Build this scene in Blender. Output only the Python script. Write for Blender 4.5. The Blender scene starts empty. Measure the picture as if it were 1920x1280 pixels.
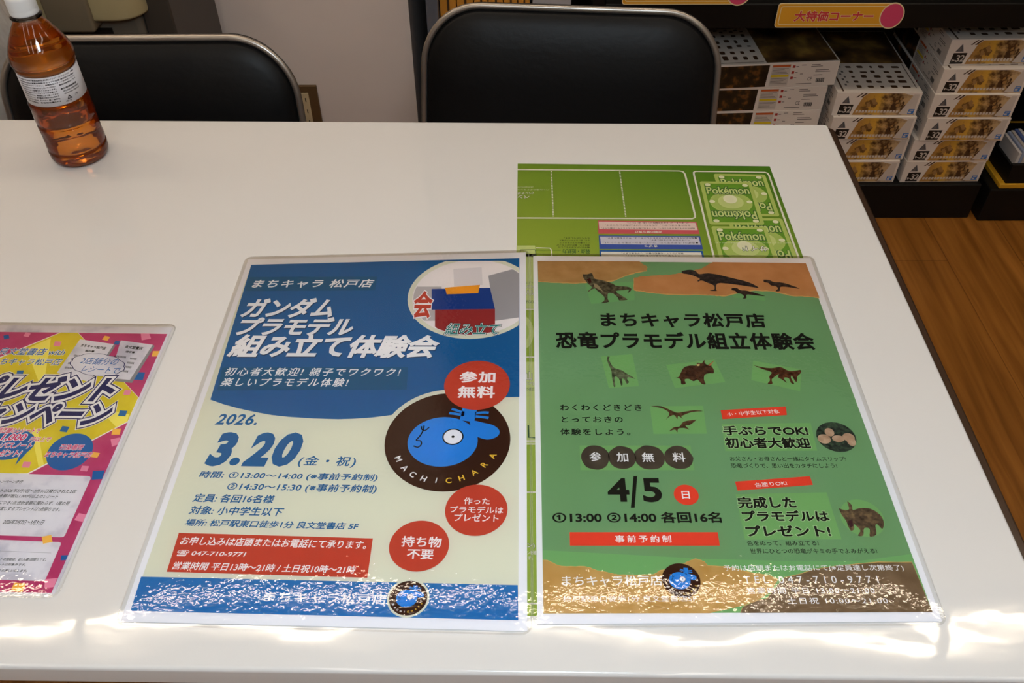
import bpy, math, random
from mathutils import Vector, Matrix
random.seed(7)
S = bpy.context.scene
COL = S.collection

# ------------------------------------------------------------------ camera
F, HC, PITCH, ROLL = 1653.5, .5978, math.radians(44.65), math.radians(.122)
T = .72                                   # table top height
CZ = T + HC
_f = Vector((0, math.cos(PITCH), -math.sin(PITCH)))
_r0, _d0 = Vector((1, 0, 0)), Vector((0, -math.sin(PITCH), -math.cos(PITCH)))
_r = _r0 * math.cos(ROLL) + _d0 * math.sin(ROLL)
_d = -_r0 * math.sin(ROLL) + _d0 * math.cos(ROLL)
cam = bpy.data.objects.new('camera', bpy.data.cameras.new('camera'))
COL.objects.link(cam)
M = Matrix.Identity(4)
for i in range(3):
    M[i][0], M[i][1], M[i][2] = _r[i], -_d[i], -_f[i]
M[2][3] = CZ
cam.matrix_world = M
cam.data.sensor_width = 36
cam.data.lens = F / 1920 * 36
cam.data.clip_start = .02
S.camera = cam

# ------------------------------------------------------------------ world, exposure, lamp strengths
S.view_settings.view_transform = 'Standard'
S.view_settings.look = 'None'
S.view_settings.gamma = 1
S.view_settings.exposure = 0.0
W = bpy.data.worlds.new('world'); S.world = W; W.use_nodes = True
W.node_tree.nodes['Background'].inputs[0].default_value = (.9, .8, .7, 1)
W.node_tree.nodes['Background'].inputs[1].default_value = .2
LAMP_TABLE = 36.0          # tubes over the far side of the table
LAMP_ROOM = 6.8           # tubes behind the photographer
LAMP_TABLE_COL = (1, .83, .63)
LAMP_ROOM_COL = (1, .89, .76)
fl = bpy.data.lights.new('camera_flash', 'AREA'); fl.shape = 'DISK'; fl.size = .3; fl.energy = 6.0; fl.color = (.66, .85, 1.0)
flo = bpy.data.objects.new('camera_flash', fl); COL.objects.link(flo)      # the photographer's diffused flash
flo.location = (.05, -.12, CZ + .32); flo.rotation_euler = (math.radians(28), 0, 0)


def ray(x, y):
    return _r * ((x - 960) / F) + _d * ((y - 640) / F) + _f


def at(x, y, z=T):
    d = ray(x, y); return Vector((0, 0, CZ)) + d * ((z - CZ) / d.z)


def aty(x, y, Y):
    d = ray(x, y); return Vector((0, 0, CZ)) + d * (Y / d.y)


# ------------------------------------------------------------------ materials
def lin(c):
    return tuple((v / 255 / 12.92) if v / 255 <= .04045 else ((v / 255 + .055) / 1.055) ** 2.4 for v in c)


_mats = {}


def mat(name, rgb, rough=.55, k=1.0, metal=0, spec=.5, coat=0, emit=None, lum=0, trans=0, ior=1.45, alpha=1):
    key = (name,)
    if key in _mats: return _mats[key]
    m = bpy.data.materials.new(name); m.use_nodes = True
    b = m.node_tree.nodes['Principled BSDF']
    c = [min(1. if trans == 1 else .93, v * k) for v in lin(rgb)]
    b.inputs['Base Color'].default_value = (*c, 1)
    b.inputs['Roughness'].default_value = rough
    b.inputs['Metallic'].default_value = metal
    b.inputs['Specular IOR Level'].default_value = spec
    b.inputs['Coat Weight'].default_value = coat
    b.inputs['Coat Roughness'].default_value = .05
    b.inputs['Transmission Weight'].default_value = trans
    b.inputs['IOR'].default_value = ior
    if emit:
        b.inputs['Emission Color'].default_value = (*emit, 1)
        b.inputs['Emission Strength'].default_value = lum
    _mats[key] = m
    return m


def nt(m):
    t = m.node_tree; return t, t.nodes, t.links, t.nodes['Principled BSDF']


def add_bump(m, scale, strength, dist=.001, stretch=None, detail=2, socket='Normal', coord='Object'):
    t, n, l, b = nt(m)
    tc = n.new('ShaderNodeTexCoord'); mp = n.new('ShaderNodeMapping'); no = n.new('ShaderNodeTexNoise'); bu = n.new('ShaderNodeBump')
    mp.inputs['Scale'].default_value = stretch or (1, 1, 1)
    no.inputs['Scale'].default_value = scale; no.inputs['Detail'].default_value = detail
    bu.inputs['Strength'].default_value = strength; bu.inputs['Distance'].default_value = dist
    l.new(tc.outputs[coord], mp.inputs[0]); l.new(mp.outputs[0], no.inputs['Vector']); l.new(no.outputs[0], bu.inputs['Height']); l.new(bu.outputs[0], b.inputs[socket])
    return m


def mottle(m, cols, scale, detail=3, stretch=None, dist=0, pos=None, coord='Object'):
    """colour ramp over noise"""
    t, n, l, b = nt(m)
    tc = n.new('ShaderNodeTexCoord'); mp = n.new('ShaderNodeMapping'); no = n.new('ShaderNodeTexNoise'); cr = n.new('ShaderNodeValToRGB')
    mp.inputs['Scale'].default_value = stretch or (1, 1, 1)
    no.inputs['Scale'].default_value = scale; no.inputs['Detail'].default_value = detail; no.inputs['Distortion'].default_value = dist
    e = cr.color_ramp.elements
    ps = pos or [.3 + .4 * i / (len(cols) - 1) for i in range(len(cols))]
    while len(e) < len(cols): e.new(.5)
    for i, c in enumerate(cols):
        e[i].position = ps[i]; e[i].color = (*lin(c), 1)
    l.new(tc.outputs[coord], mp.inputs[0]); l.new(mp.outputs[0], no.inputs['Vector']); l.new(no.outputs[0], cr.inputs[0]); l.new(cr.outputs[0], b.inputs['Base Color'])
    return m


# ------------------------------------------------------------------ object helpers
def obj(name, verts, faces, m, parent=None, smooth=False, world=True):
    """one mesh object; verts in world space (world=True) or in the parent's space"""
    off = parent.matrix_basis.translation if (parent and world) else Vector((0, 0, 0))
    if parent and world and parent.parent: off = off + parent.parent.matrix_basis.translation
    me = bpy.data.meshes.new(name)
    me.from_pydata([tuple(Vector(v) - off) for v in verts], [], faces)
    if m: me.materials.append(m)
    if smooth:
        for p in me.polygons: p.use_smooth = True
    me.update()
    o = bpy.data.objects.new(name, me); COL.objects.link(o)
    if parent: o.parent = parent
    return o


def thing(name, label, cat, loc=(0, 0, 0), rz=0, group=None):
    o = bpy.data.objects.new(name, None); COL.objects.link(o)
    o.empty_display_size = .05
    o.location = loc; o.rotation_euler = (0, 0, rz); o.matrix_basis = Matrix.LocRotScale(Vector(loc), o.rotation_euler, None)
    tag(o, label, cat, group); return o


def tag(o, label, cat, group=None):
    o['label'] = label; o['category'] = cat
    if group: o['group'] = group
    return o


def structure(o):
    o['kind'] = 'structure'; return o


class MB:
    def __init__(s): s.v, s.f = [], []

    def add(s, v, f):
        n = len(s.v); s.v += [Vector(p) for p in v]; s.f += [tuple(i + n for i in q) for q in f]; return s

    def box(s, a, b):
        (x0, y0, z0), (x1, y1, z1) = a, b
        return s.add([(x0, y0, z0), (x1, y0, z0), (x1, y1, z0), (x0, y1, z0), (x0, y0, z1), (x1, y0, z1), (x1, y1, z1), (x0, y1, z1)],
                     [(3, 2, 1, 0), (4, 5, 6, 7), (0, 1, 5, 4), (1, 2, 6, 5), (2, 3, 7, 6), (3, 0, 4, 7)])

    def prism(s, pts, z0, z1):
        n = len(pts)
        return s.add([(x, y, z0) for x, y in pts] + [(x, y, z1) for x, y in pts],
                     [tuple(range(n))[::-1], tuple(range(n, 2 * n))] + [(i, (i + 1) % n, n + (i + 1) % n, n + i) for i in range(n)])

    def tube(s, path, r, seg=10, closed=False):
        path = [Vector(p) for p in path]; n = len(path); v, f = [], []
        up = None
        for i, p in enumerate(path):
            a = path[i - 1] if (i or closed) else p
            b = path[(i + 1) % n] if (i < n - 1 or closed) else p
            t = (b - a).normalized()
            if up is None: up = t.orthogonal().normalized()
            up = (up - t * up.dot(t)).normalized(); w = t.cross(up)
            for k in range(seg):
                an = 2 * math.pi * k / seg; v.append(p + (up * math.cos(an) + w * math.sin(an)) * r)
        for i in range(n if closed else n - 1):
            j = (i + 1) % n
            for k in range(seg):
                k2 = (k + 1) % seg; f.append((i * seg + k, i * seg + k2, j * seg + k2, j * seg + k))
        if not closed: f += [tuple(range(seg))[::-1], tuple(range((n - 1) * seg, n * seg))]
        return s.add(v, f)

    def lathe(s, prof, seg=48, c=(0, 0, 0), mod=None):
        v, f = [], []; c = Vector(c)
        for i, (r, z) in enumerate(prof):
            for k in range(seg):
                an = 2 * math.pi * k / seg; rr = r if mod is None else mod(r, z, an)
                v.append(c + Vector((rr * math.cos(an), rr * math.sin(an), z)))
        for i in range(len(prof) - 1):
            for k in range(seg):
                k2 = (k + 1) % seg; f.append((i * seg + k, i * seg + k2, (i + 1) * seg + k2, (i + 1) * seg + k))
        if prof[0][0] > 1e-5: f.append(tuple(range(seg))[::-1])
        if prof[-1][0] > 1e-5: f.append(tuple(range((len(prof) - 1) * seg, len(prof) * seg)))
        return s.add(v, f)

    def build(s, name, m, parent=None, smooth=False, world=True, bevel=0, seg=2):
        o = obj(name, s.v, s.f, m, parent, smooth, world)
        if bevel:
            mo = o.modifiers.new('bevel', 'BEVEL'); mo.width = bevel; mo.segments = seg; mo.limit_method = 'ANGLE'
            for p in o.data.polygons: p.use_smooth = True
            o.modifiers.new('wn', 'WEIGHTED_NORMAL').keep_sharp = True
        return o


def rrect(x0, y0, x1, y1, r, n=8):
    out = []
    for cx, cy, a0 in ((x1 - r, y1 - r, 0), (x0 + r, y1 - r, 90), (x0 + r, y0 + r, 180), (x1 - r, y0 + r, 270)):
        for i in range(n + 1):
            a = math.radians(a0 + 90 * i / n); out.append((cx + r * math.cos(a), cy + r * math.sin(a)))
    return out


def Z(x0, y0, s):
    return lambda x, y: (x0 + x / s, y0 + y / s)


# ------------------------------------------------------------------ glyph outlines from the built-in font
_cv = bpy.data.curves.new('glyphs', 'FONT'); _co = bpy.data.objects.new('glyphs', _cv); COL.objects.link(_co)


def glyphs(s, shear=0, sp=1.0, bold=0, grow=0, res=3):
    _cv.body = s; _cv.size = 1; _cv.shear = shear; _cv.space_character = sp; _cv.offset = bold
    _cv.bevel_depth = grow; _cv.bevel_resolution = 0; _cv.resolution_u = res
    me = _co.to_mesh()
    v = [p.co.copy() for p in me.vertices]
    f = [tuple(p.vertices) for p in me.polygons if p.normal.z > .05 or not grow]
    if grow:
        for p in v: p.z = p.z / grow * .3          # a faint raised edge keeps overlapping strokes apart
    _co.to_mesh_clear()
    return v, f


class Sheet:
    """a flat printed face: ex, ey in its plane, n its normal; px() takes a photo point onto it"""
    LZ = 4.5e-5

    def __init__(s, o, ex, ey, root, cut=None):
        s.o, s.ex, s.ey = Vector(o), Vector(ex).normalized(), Vector(ey).normalized()
        s.n = s.ex.cross(s.ey).normalized(); s.root = root; s.lim = None; s.world = True; s.rows = None

    def px(s, p):
        d = ray(*p); C = Vector((0, 0, CZ)); q = C + d * ((s.o - C).dot(s.n) / d.dot(s.n))
        q = q - s.o
        # ex, ey may be slightly skew
        a, b, c = s.ex.dot(s.ex), s.ex.dot(s.ey), s.ey.dot(s.ey); u, v = q.dot(s.ex), q.dot(s.ey); D = a * c - b * b
        return ((u * c - v * b) / D, (v * a - u * b) / D)

    def pos(s, u, v, layer):
        return s.o + s.ex * u + s.ey * v + s.n * (layer * s.LZ)

    def clamp(s, u, v):
        if s.lim: u = min(max(u, s.lim[0]), s.lim[2]); v = min(max(v, s.lim[1]), s.lim[3])
        return u, v

    def polyuv(s, name, pts, m, layer, parent=None, clamp=True):
        pts = [s.clamp(*p) if clamp else p for p in pts]
        return obj(name, [s.pos(u, v, layer) for u, v in pts], [tuple(range(len(pts)))], m, parent or s.root, world=s.world)

    def multi(s, name, polys, m, layer, parent=None, clamp=True):
        b = MB()
        for i, pts in enumerate(polys):
            pts = [s.clamp(*p) if clamp else p for p in pts]
            b.add([s.pos(u, v, layer + (i % 5) * .12) for u, v in pts], [tuple(range(len(pts)))])
        return b.build(name, m, parent or s.root, world=s.world)

    def poly(s, name, pts, m, layer, parent=None, clamp=True):
        return s.polyuv(name, [s.px(p) for p in pts], m, layer, parent, clamp)

    def ell(s, l, r, t, b, n=48, inset=0):
        l, r, t, b = s.px(l), s.px(r), s.px(t), s.px(b)
        cx, cy = (l[0] + r[0]) / 2, (t[1] + b[1]) / 2; rx, ry = (r[0] - l[0]) / 2 - inset, (t[1] - b[1]) / 2 - inset
        return [(cx + rx * math.cos(2 * math.pi * i / n), cy + ry * math.sin(2 * math.pi * i / n)) for i in range(n)]

    def textgeo(s, b, txt, bl, tr, layer, shear=0, sp=1.0, bold=0, grow=0, br=None, rot=0, uv=False, res=3, fit=False):
        grow = grow or bold
        v, f = glyphs(txt, shear, sp, 0, 0, res)
        x0, x1 = min(p.x for p in v), max(p.x for p in v); y0, y1 = min(p.y for p in v), max(p.y for p in v)
        if grow:
            v, f = glyphs(txt, shear, sp, 0, grow, res)
            if fit: x0, x1 = min(p.x for p in v), max(p.x for p in v); y0, y1 = min(p.y for p in v), max(p.y for p in v)
        if not uv:
            if not br and s.rows:
                r_ = s.rows; y = bl[1]; k = r_[0][1] if y <= r_[0][0] else r_[-1][1]
                for (ya, sa), (yb, sb) in zip(r_, r_[1:]):
                    if ya <= y <= yb: k = sa + (sb - sa) * (y - ya) / (yb - ya)
                br = (tr[0], bl[1] + k * (tr[0] - bl[0]))
            bl, tr = s.px(bl), s.px(tr); br = s.px(br) if br else None
        if br:
            e = Vector((br[0] - bl[0], br[1] - bl[1])); L = e.length; e /= L; nn = Vector((-e.y, e.x))
            Hh = nn.dot(Vector((tr[0] - bl[0], tr[1] - bl[1])))
        else:
            e, nn, L, Hh = Vector((1, 0)), Vector((0, 1)), tr[0] - bl[0], tr[1] - bl[1]
        out = []
        for p in v:
            a, c = (p.x - x0) / (x1 - x0), (p.y - y0) / max(1e-6, y1 - y0)
            if rot: a, c = 1 - a, 1 - c
            q = (bl[0] + e.x * a * L + nn.x * c * Hh, bl[1] + e.y * a * L + nn.y * c * Hh)
            if s.lim: q = s.clamp(*q)
            out.append(s.pos(q[0], q[1], layer + (p.z if grow else 0)))
        b.add(out, f)

    def text(s, name, lines, m, layer, parent=None, **kw):
        b = MB()
        for ln in lines:
            k = dict(kw); k.update(ln[3] if len(ln) > 3 else {})
            s.textgeo(b, ln[0], ln[1], ln[2], layer, **k)
        return b.build(name, m, parent or s.root, world=s.world)


# ------------------------------------------------------------------ the room
floor_m = mat('floor_wood', (110, 66, 28), .38, spec=.35)
t, n, l, b = nt(floor_m)
tc = n.new('ShaderNodeTexCoord'); mp = n.new('ShaderNodeMapping'); mp.inputs['Scale'].default_value = (26, 1.6, 1)
no = n.new('ShaderNodeTexNoise'); no.inputs['Scale'].default_value = 1.6; no.inputs['Detail'].default_value = 5; no.inputs['Distortion'].default_value = .6
cr = n.new('ShaderNodeValToRGB'); e = cr.color_ramp.elements
e[0].position, e[0].color = .3, (*lin((128, 78, 26)), 1); e[1].position, e[1].color = .72, (*lin((178, 118, 52)), 1)
br_ = n.new('ShaderNodeTexBrick'); mp2 = n.new('ShaderNodeMapping'); mp2.inputs['Rotation'].default_value = (0, 0, math.pi / 2)
br_.inputs['Scale'].default_value = 1; br_.inputs['Brick Width'].default_value = 1.6; br_.inputs['Row Height'].default_value = .17; br_.inputs['Mortar Size'].default_value = .0012
br_.inputs['Color1'].default_value = (1, 1, 1, 1); br_.inputs['Color2'].default_value = (.78, .76, .72, 1); br_.inputs['Mortar'].default_value = (.5, .45, .4, 1)
mx = n.new('ShaderNodeMix'); mx.data_type = 'RGBA'; mx.blend_type = 'MULTIPLY'; mx.inputs[0].default_value = 1
l.new(tc.outputs['Object'], mp.inputs[0]); l.new(mp.outputs[0], no.inputs['Vector']); l.new(no.outputs[0], cr.inputs[0])
l.new(tc.outputs['Object'], mp2.inputs[0]); l.new(mp2.outputs[0], br_.inputs['Vector'])
l.new(cr.outputs[0], mx.inputs[6]); l.new(br_.outputs[0], mx.inputs[7]); l.new(mx.outputs[2], b.inputs['Base Color'])
wall_m = mat('wall_plaster', (230, 217, 209), .7, spec=.3)
mottle(wall_m, [(226, 213, 205), (235, 222, 214)], 2.5, 4); add_bump(wall_m, 220, .15, .0006)
white_m = mat('ceiling_white', (225, 222, 216), .8)
WY = 1.85
structure(MB().box((-3, -3, -.05), (3.4, 3.2, 0)).build('floor', floor_m))
structure(MB().box((-3, -3, 2.6), (3.4, 3.2, 2.65)).build('ceiling', white_m))
WX = aty(774, 110, WY).x
structure(MB().box((-3, WY, 0), (WX, 2.36, 2.6)).build('wall_back', wall_m))
rear_m = mat('rear_wall_dark', (96, 92, 92), .7)
structure(MB().box((WX, 2.36, 0), (3.4, 2.46, 2.6)).build('wall_rear', rear_m))
side_m = mat('side_wall', (190, 182, 172), .8)
structure(MB().box((-3.1, -3, 0), (-3, 3.2, 2.6)).build('wall_left', side_m))
structure(MB().box((3.4, -3, 0), (3.5, 3.2, 2.6)).build('wall_right', side_m))
structure(MB().box((-3, -3.1, 0), (3.4, -3, 2.6)).build('wall_front', side_m))
structure(MB().box((-3, WY - .012, 0), (WX, WY, .07)).build('baseboard_back', mat('baseboard_dark', (70, 60, 55), .5)))

# ceiling lamps
tube_t = mat('tube_glow_warm', (255, 255, 255), .4, emit=LAMP_TABLE_COL, lum=LAMP_TABLE)
tube_r = mat('tube_glow_cool', (255, 255, 255), .4, emit=LAMP_ROOM_COL, lum=LAMP_ROOM)
hous_m = mat('lamp_housing', (225, 225, 222), .5)


def lamp(x, y, along, L, m, label, grp):
    r = thing('ceiling_light', label, 'lamp', (x, y, 2.6), 0 if along == 'x' else math.pi / 2, grp)
    MB().box((-L / 2, -.07, -.05), (L / 2, .07, 0)).build('housing', hous_m, r, world=False, bevel=.004)
    if along == 'y': MB().box((-L / 2 + .015, -.065, -.064), (L / 2 - .015, .065, -.0505)).build('diffuser', m, r, world=False)
    else: MB().tube([(-L / 2 + .012, 0, -.075), (L / 2 - .012, 0, -.075)], .012, 14).build('tube', m, r, True, world=False)
    for sx in (-1, 1):
        MB().box((sx * (L / 2 - .008) - .006, -.02 if along == 'x' else -.07, -.1 if along == 'x' else -.066), (sx * (L / 2 - .008) + .006, .02 if along == 'x' else .07, -.05)).build('tube_socket' if along == 'x' else 'end_cap', hous_m, r, world=False)


for x in (-1.875, -.625, .625, 1.875):
    lamp(x, 1.235, 'x', 1.24, tube_t, 'ceiling tube light in the row that runs above the far side of the white table', 'tube lights above the table')
for x in (-1.5, -.5, .5, 1.5):
    for y in (-.55, -1.9):
        lamp(x, y, 'y', 1.24, tube_r, 'flat ceiling light in the rows behind the photographer', 'flat ceiling lights behind the table')

# ------------------------------------------------------------------ table
tbl_m = mat('white_gloss_tabletop', (222, 221, 220), .035, spec=.5)
t, n, l, b = nt(tbl_m)
tc = n.new('ShaderNodeTexCoord')
mpa = n.new('ShaderNodeMapping'); mpa.inputs['Scale'].default_value = (.6, 1.1, 1)
na = n.new('ShaderNodeTexNoise'); na.inputs['Scale'].default_value = 8.5; na.inputs['Detail'].default_value = 1.5
nb = n.new('ShaderNodeTexNoise'); nb.inputs['Scale'].default_value = 38; nb.inputs['Detail'].default_value = 2
ma = n.new('ShaderNodeMath'); ma.operation = 'MULTIPLY'; ma.inputs[1].default_value = .05
mb_ = n.new('ShaderNodeMath'); mb_.operation = 'ADD'
bu = n.new('ShaderNodeBump'); bu.inputs['Strength'].default_value = .5; bu.inputs['Distance'].default_value = .0042
l.new(tc.outputs['Object'], mpa.inputs[0]); l.new(mpa.outputs[0], na.inputs['Vector']); l.new(mpa.outputs[0], nb.inputs['Vector'])
l.new(nb.outputs[0], ma.inputs[0]); l.new(na.outputs[0], mb_.inputs[0]); l.new(ma.outputs[0], mb_.inputs[1]); l.new(mb_.outputs[0], bu.inputs['Height']); l.new(bu.outputs[0], b.inputs['Normal'])

tr_ = thing('table', 'long white glossy table carrying the posters and the tea bottle', 'table', (-.35, .64, 0))
SK = -.0156
def tq(x0, y0, x1, y1, r=.005):
    pts = rrect(x0, y0, x1, y1, r, 6)
    return [(x - SK * (y - .64), y + SK * x) for x, y in pts]
XR, XL, YF, YB = .4, -1.14, .275, 1.0076
MB().prism(tq(XL, YF, XR, YB), T - .024, T).build('tabletop', tbl_m, tr_, bevel=.0035, seg=3)
trim_m = mat('dark_edge_trim', (62, 44, 32), .22, spec=.6)
MB().prism(tq(XR - .02, YF + .005, XR + .0105, YB + .003, .01), T - .0235, T - .006).build('edge_trim', trim_m, tr_, bevel=.003)
leg_m = mat('table_leg_black', (30, 29, 28), .4)
for sx in (XL + .06, XR - .1):
    for sy in (YF + .06, YB - .1):
        MB().box((sx, sy, 0), (sx + .045, sy + .045, T - .0245)).build('leg', leg_m, tr_, bevel=.004)
MB().box((XL + .1, YF + .06, T - .085), (XR - .1, YF + .085, T - .0245)).box((XL + .1, YB - .085, T - .085), (XR - .1, YB - .06, T - .0245)).build('apron', leg_m, tr_)

# ------------------------------------------------------------------ film over laminated posters
film_m = bpy.data.materials.new('clear_laminate'); film_m.use_nodes = True
t = film_m.node_tree; n = t.nodes; l = t.links; n.clear()
out = n.new('ShaderNodeOutputMaterial'); mixs = n.new('ShaderNodeMixShader'); trp = n.new('ShaderNodeBsdfTransparent'); gl = n.new('ShaderNodeBsdfGlossy'); fr = n.new('ShaderNodeFresnel')
trp.inputs[0].default_value = (.985, .985, .985, 1); gl.inputs['Roughness'].default_value = .03; fr.inputs[0].default_value = 1.43
tc = n.new('ShaderNodeTexCoord'); na = n.new('ShaderNodeTexNoise'); na.inputs['Scale'].default_value = 230; na.inputs['Detail'].default_value = 1
nb = n.new('ShaderNodeTexNoise'); nb.inputs['Scale'].default_value = 14
mm = n.new('ShaderNodeMath'); mm.operation = 'MULTIPLY_ADD'; mm.inputs[1].default_value = 6.0
bu = n.new('ShaderNodeBump'); bu.inputs['Strength'].default_value = .5; bu.inputs['Distance'].default_value = .0002
l.new(tc.outputs['Object'], na.inputs['Vector']); l.new(tc.outputs['Object'], nb.inputs['Vector'])
l.new(nb.outputs[0], mm.inputs[0]); l.new(na.outputs[0], mm.inputs[2]); l.new(mm.outputs[0], bu.inputs['Height'])
l.new(bu.outputs[0], gl.inputs['Normal']); l.new(fr.outputs[0], mixs.inputs[0]); l.new(trp.outputs[0], mixs.inputs[1]); l.new(gl.outputs[0], mixs.inputs[2]); l.new(mixs.outputs[0], out.inputs[0])
rim_m = bpy.data.materials.new('laminate_rim_glint'); rim_m.use_nodes = True
t = rim_m.node_tree; n = t.nodes; l = t.links; b = n['Principled BSDF']; b.inputs['Base Color'].default_value = (.52, .50, .47, 1); b.inputs['Roughness'].default_value = .2
b.inputs['Alpha'].default_value = .25  # see-through grey paints the light that the clear film edge catches


def film(sh, quad, z0, root, r=.008, s0=.034, D=.12):
    """quad TL TR BR BL world points; a sheet that slopes down towards its lower edge"""
    TL, TR, BR, BL = [Vector(q) for q in quad]
    Wd, Hd = (BR - BL).length, (TL - BL).length
    ds = []
    d = 0
    while d < Hd:
        ds.append(d); d += .001 if (d < r or d > Hd - r - .001) else .006
    ds.append(Hd)
    NX = 24
    b = MB(); v = []; f = []
    def hh(d):
        k = min(d, D); return s0 * (k - k * k / (2 * D))
    for d in ds:
        ins = 0
        e = min(d, Hd - d)
        if e < r: ins = r - math.sqrt(max(0, r * r - (r - e) ** 2))
        A, B = BL.lerp(TL, d / Hd), BR.lerp(TR, d / Hd)
        for i in range(NX + 1):
            a = (ins + (Wd - 2 * ins) * i / NX) / Wd
            p = A.lerp(B, a); z = z0 + hh(d)
            ex = min(a * Wd, (1 - a) * Wd, Hd - d)
            if ex < .02: z = z0 + (z - z0) * min(1, (ex / .02) ** .5)
            v.append((p.x, p.y, z))
    for j in range(len(ds) - 1):
        for i in range(NX):
            f.append((j * (NX + 1) + i, j * (NX + 1) + i + 1, (j + 1) * (NX + 1) + i + 1, (j + 1) * (NX + 1) + i))
    obj('laminate_film', v, f, film_m, root, smooth=True)
    # sealed rim, its grey tint standing in for light caught at the edge
    ctr = (TL + TR + BR + BL) / 4
    loop = []
    for (P, A, B) in ((BR, BL, TR), (TR, BR, TL), (TL, TR, BL), (BL, TL, BR)):
        ea, eb = (A - P).normalized(), (B - P).normalized()
        c = P + ea * r + eb * r
        for i in range(7):
            a = math.pi / 2 * i / 6
            loop.append(c - eb * r * math.cos(a) - ea * r * math.sin(a))
    inn = [p + (ctr - p).normalized() * .0016 for p in loop]; N = len(loop)
    v = [(p.x, p.y, z0 + .0001) for p in loop] + [(p.x, p.y, z0 + .0003) for p in inn]
    obj('sealed_rim_glint', v, [(i, (i + 1) % N, N + (i + 1) % N, N + i) for i in range(N)], rim_m, root)


def quadpx(c, z=T):
    return [at(*p, z) for p in c]


def grow_quad(q, g):
    TL, TR, BR, BL = q
    ex = ((TR - TL) + (BR - BL)).normalized(); ey = ((TL - BL) + (TR - BR)).normalized()
    return [TL - ex * g + ey * g, TR + ex * g + ey * g, BR + ex * g - ey * g, BL - ex * g - ey * g]


def slab(name, q, z0, z1, m, root):
    b = MB(); b.add([(p.x, p.y, z0) for p in q] + [(p.x, p.y, z1) for p in q],
                    [(0, 1, 2, 3), (7, 6, 5, 4), (0, 4, 5, 1), (1, 5, 6, 2), (2, 6, 7, 3), (3, 7, 4, 0)])
    return b.build(name, m, root)


def sheet_from(q, z, root):
    TL, TR, BR, BL = q
    o = Vector((BL.x, BL.y, z))
    s = Sheet(o, ((TR - TL) + (BR - BL)), ((TL - BL) + (TR - BR)), root)
    return s


K = 1.22
def ink(name, rgb, k=K): return mat('ink_' + name, rgb, .8, k=k, spec=.04)
paper_m = mat('poster_paper', (230, 229, 235), .8, k=1.11, spec=.05)
I_white = ink('white', (226, 224, 226)); I_blue = ink('blue', (24, 86, 140)); I_blue2 = ink('blue_band', (36, 104, 166)); I_cream = ink('cream', (205, 205, 187))
I_teal = ink('teal_patch', (22, 82, 120)); I_red = ink('red', (178, 63, 45)); I_brown = ink('brown', (52, 27, 17)); I_sky = ink('sky_blue', (36, 122, 205)); I_black = ink('black', (22, 22, 18)); I_yellow = ink('yellow', (225, 180, 60))
I_txt = ink('text_blue', (26, 88, 140)); I_shadow = ink('letter_shadow', (14, 50, 84))


def ribbon(sh, pts, w, layer, b):
    P = [Vector(p) for p in pts]; L, Rr = [], []
    for i, p in enumerate(P):
        a, c = P[max(0, i - 1)], P[min(len(P) - 1, i + 1)]
        t = (c - a).normalized(); nn = Vector((-t.y, t.x)) * w / 2
        L.append(p + nn); Rr.append(p - nn)
    n = len(P)
    b.add([sh.pos(p.x, p.y, layer) for p in L + Rr], [(i, n + i, n + i + 1, i + 1) for i in range(n - 1)])


def curve(pts, k=6):
    """smooth an open polyline (Catmull-Rom)"""
    P = [Vector(p) for p in pts]; o = []
    for i in range(len(P) - 1):
        a, b, c, d = P[max(0, i - 1)], P[i], P[i + 1], P[min(len(P) - 1, i + 2)]
        for j in range(k):
            t = j / k
            o.append(tuple(.5 * ((2 * b) + (c - a) * t + (2 * a - 5 * b + 4 * c - d) * t * t + (3 * b - a - 3 * c + d) * t ** 3)))
    o.append(tuple(P[-1])); return o


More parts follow.
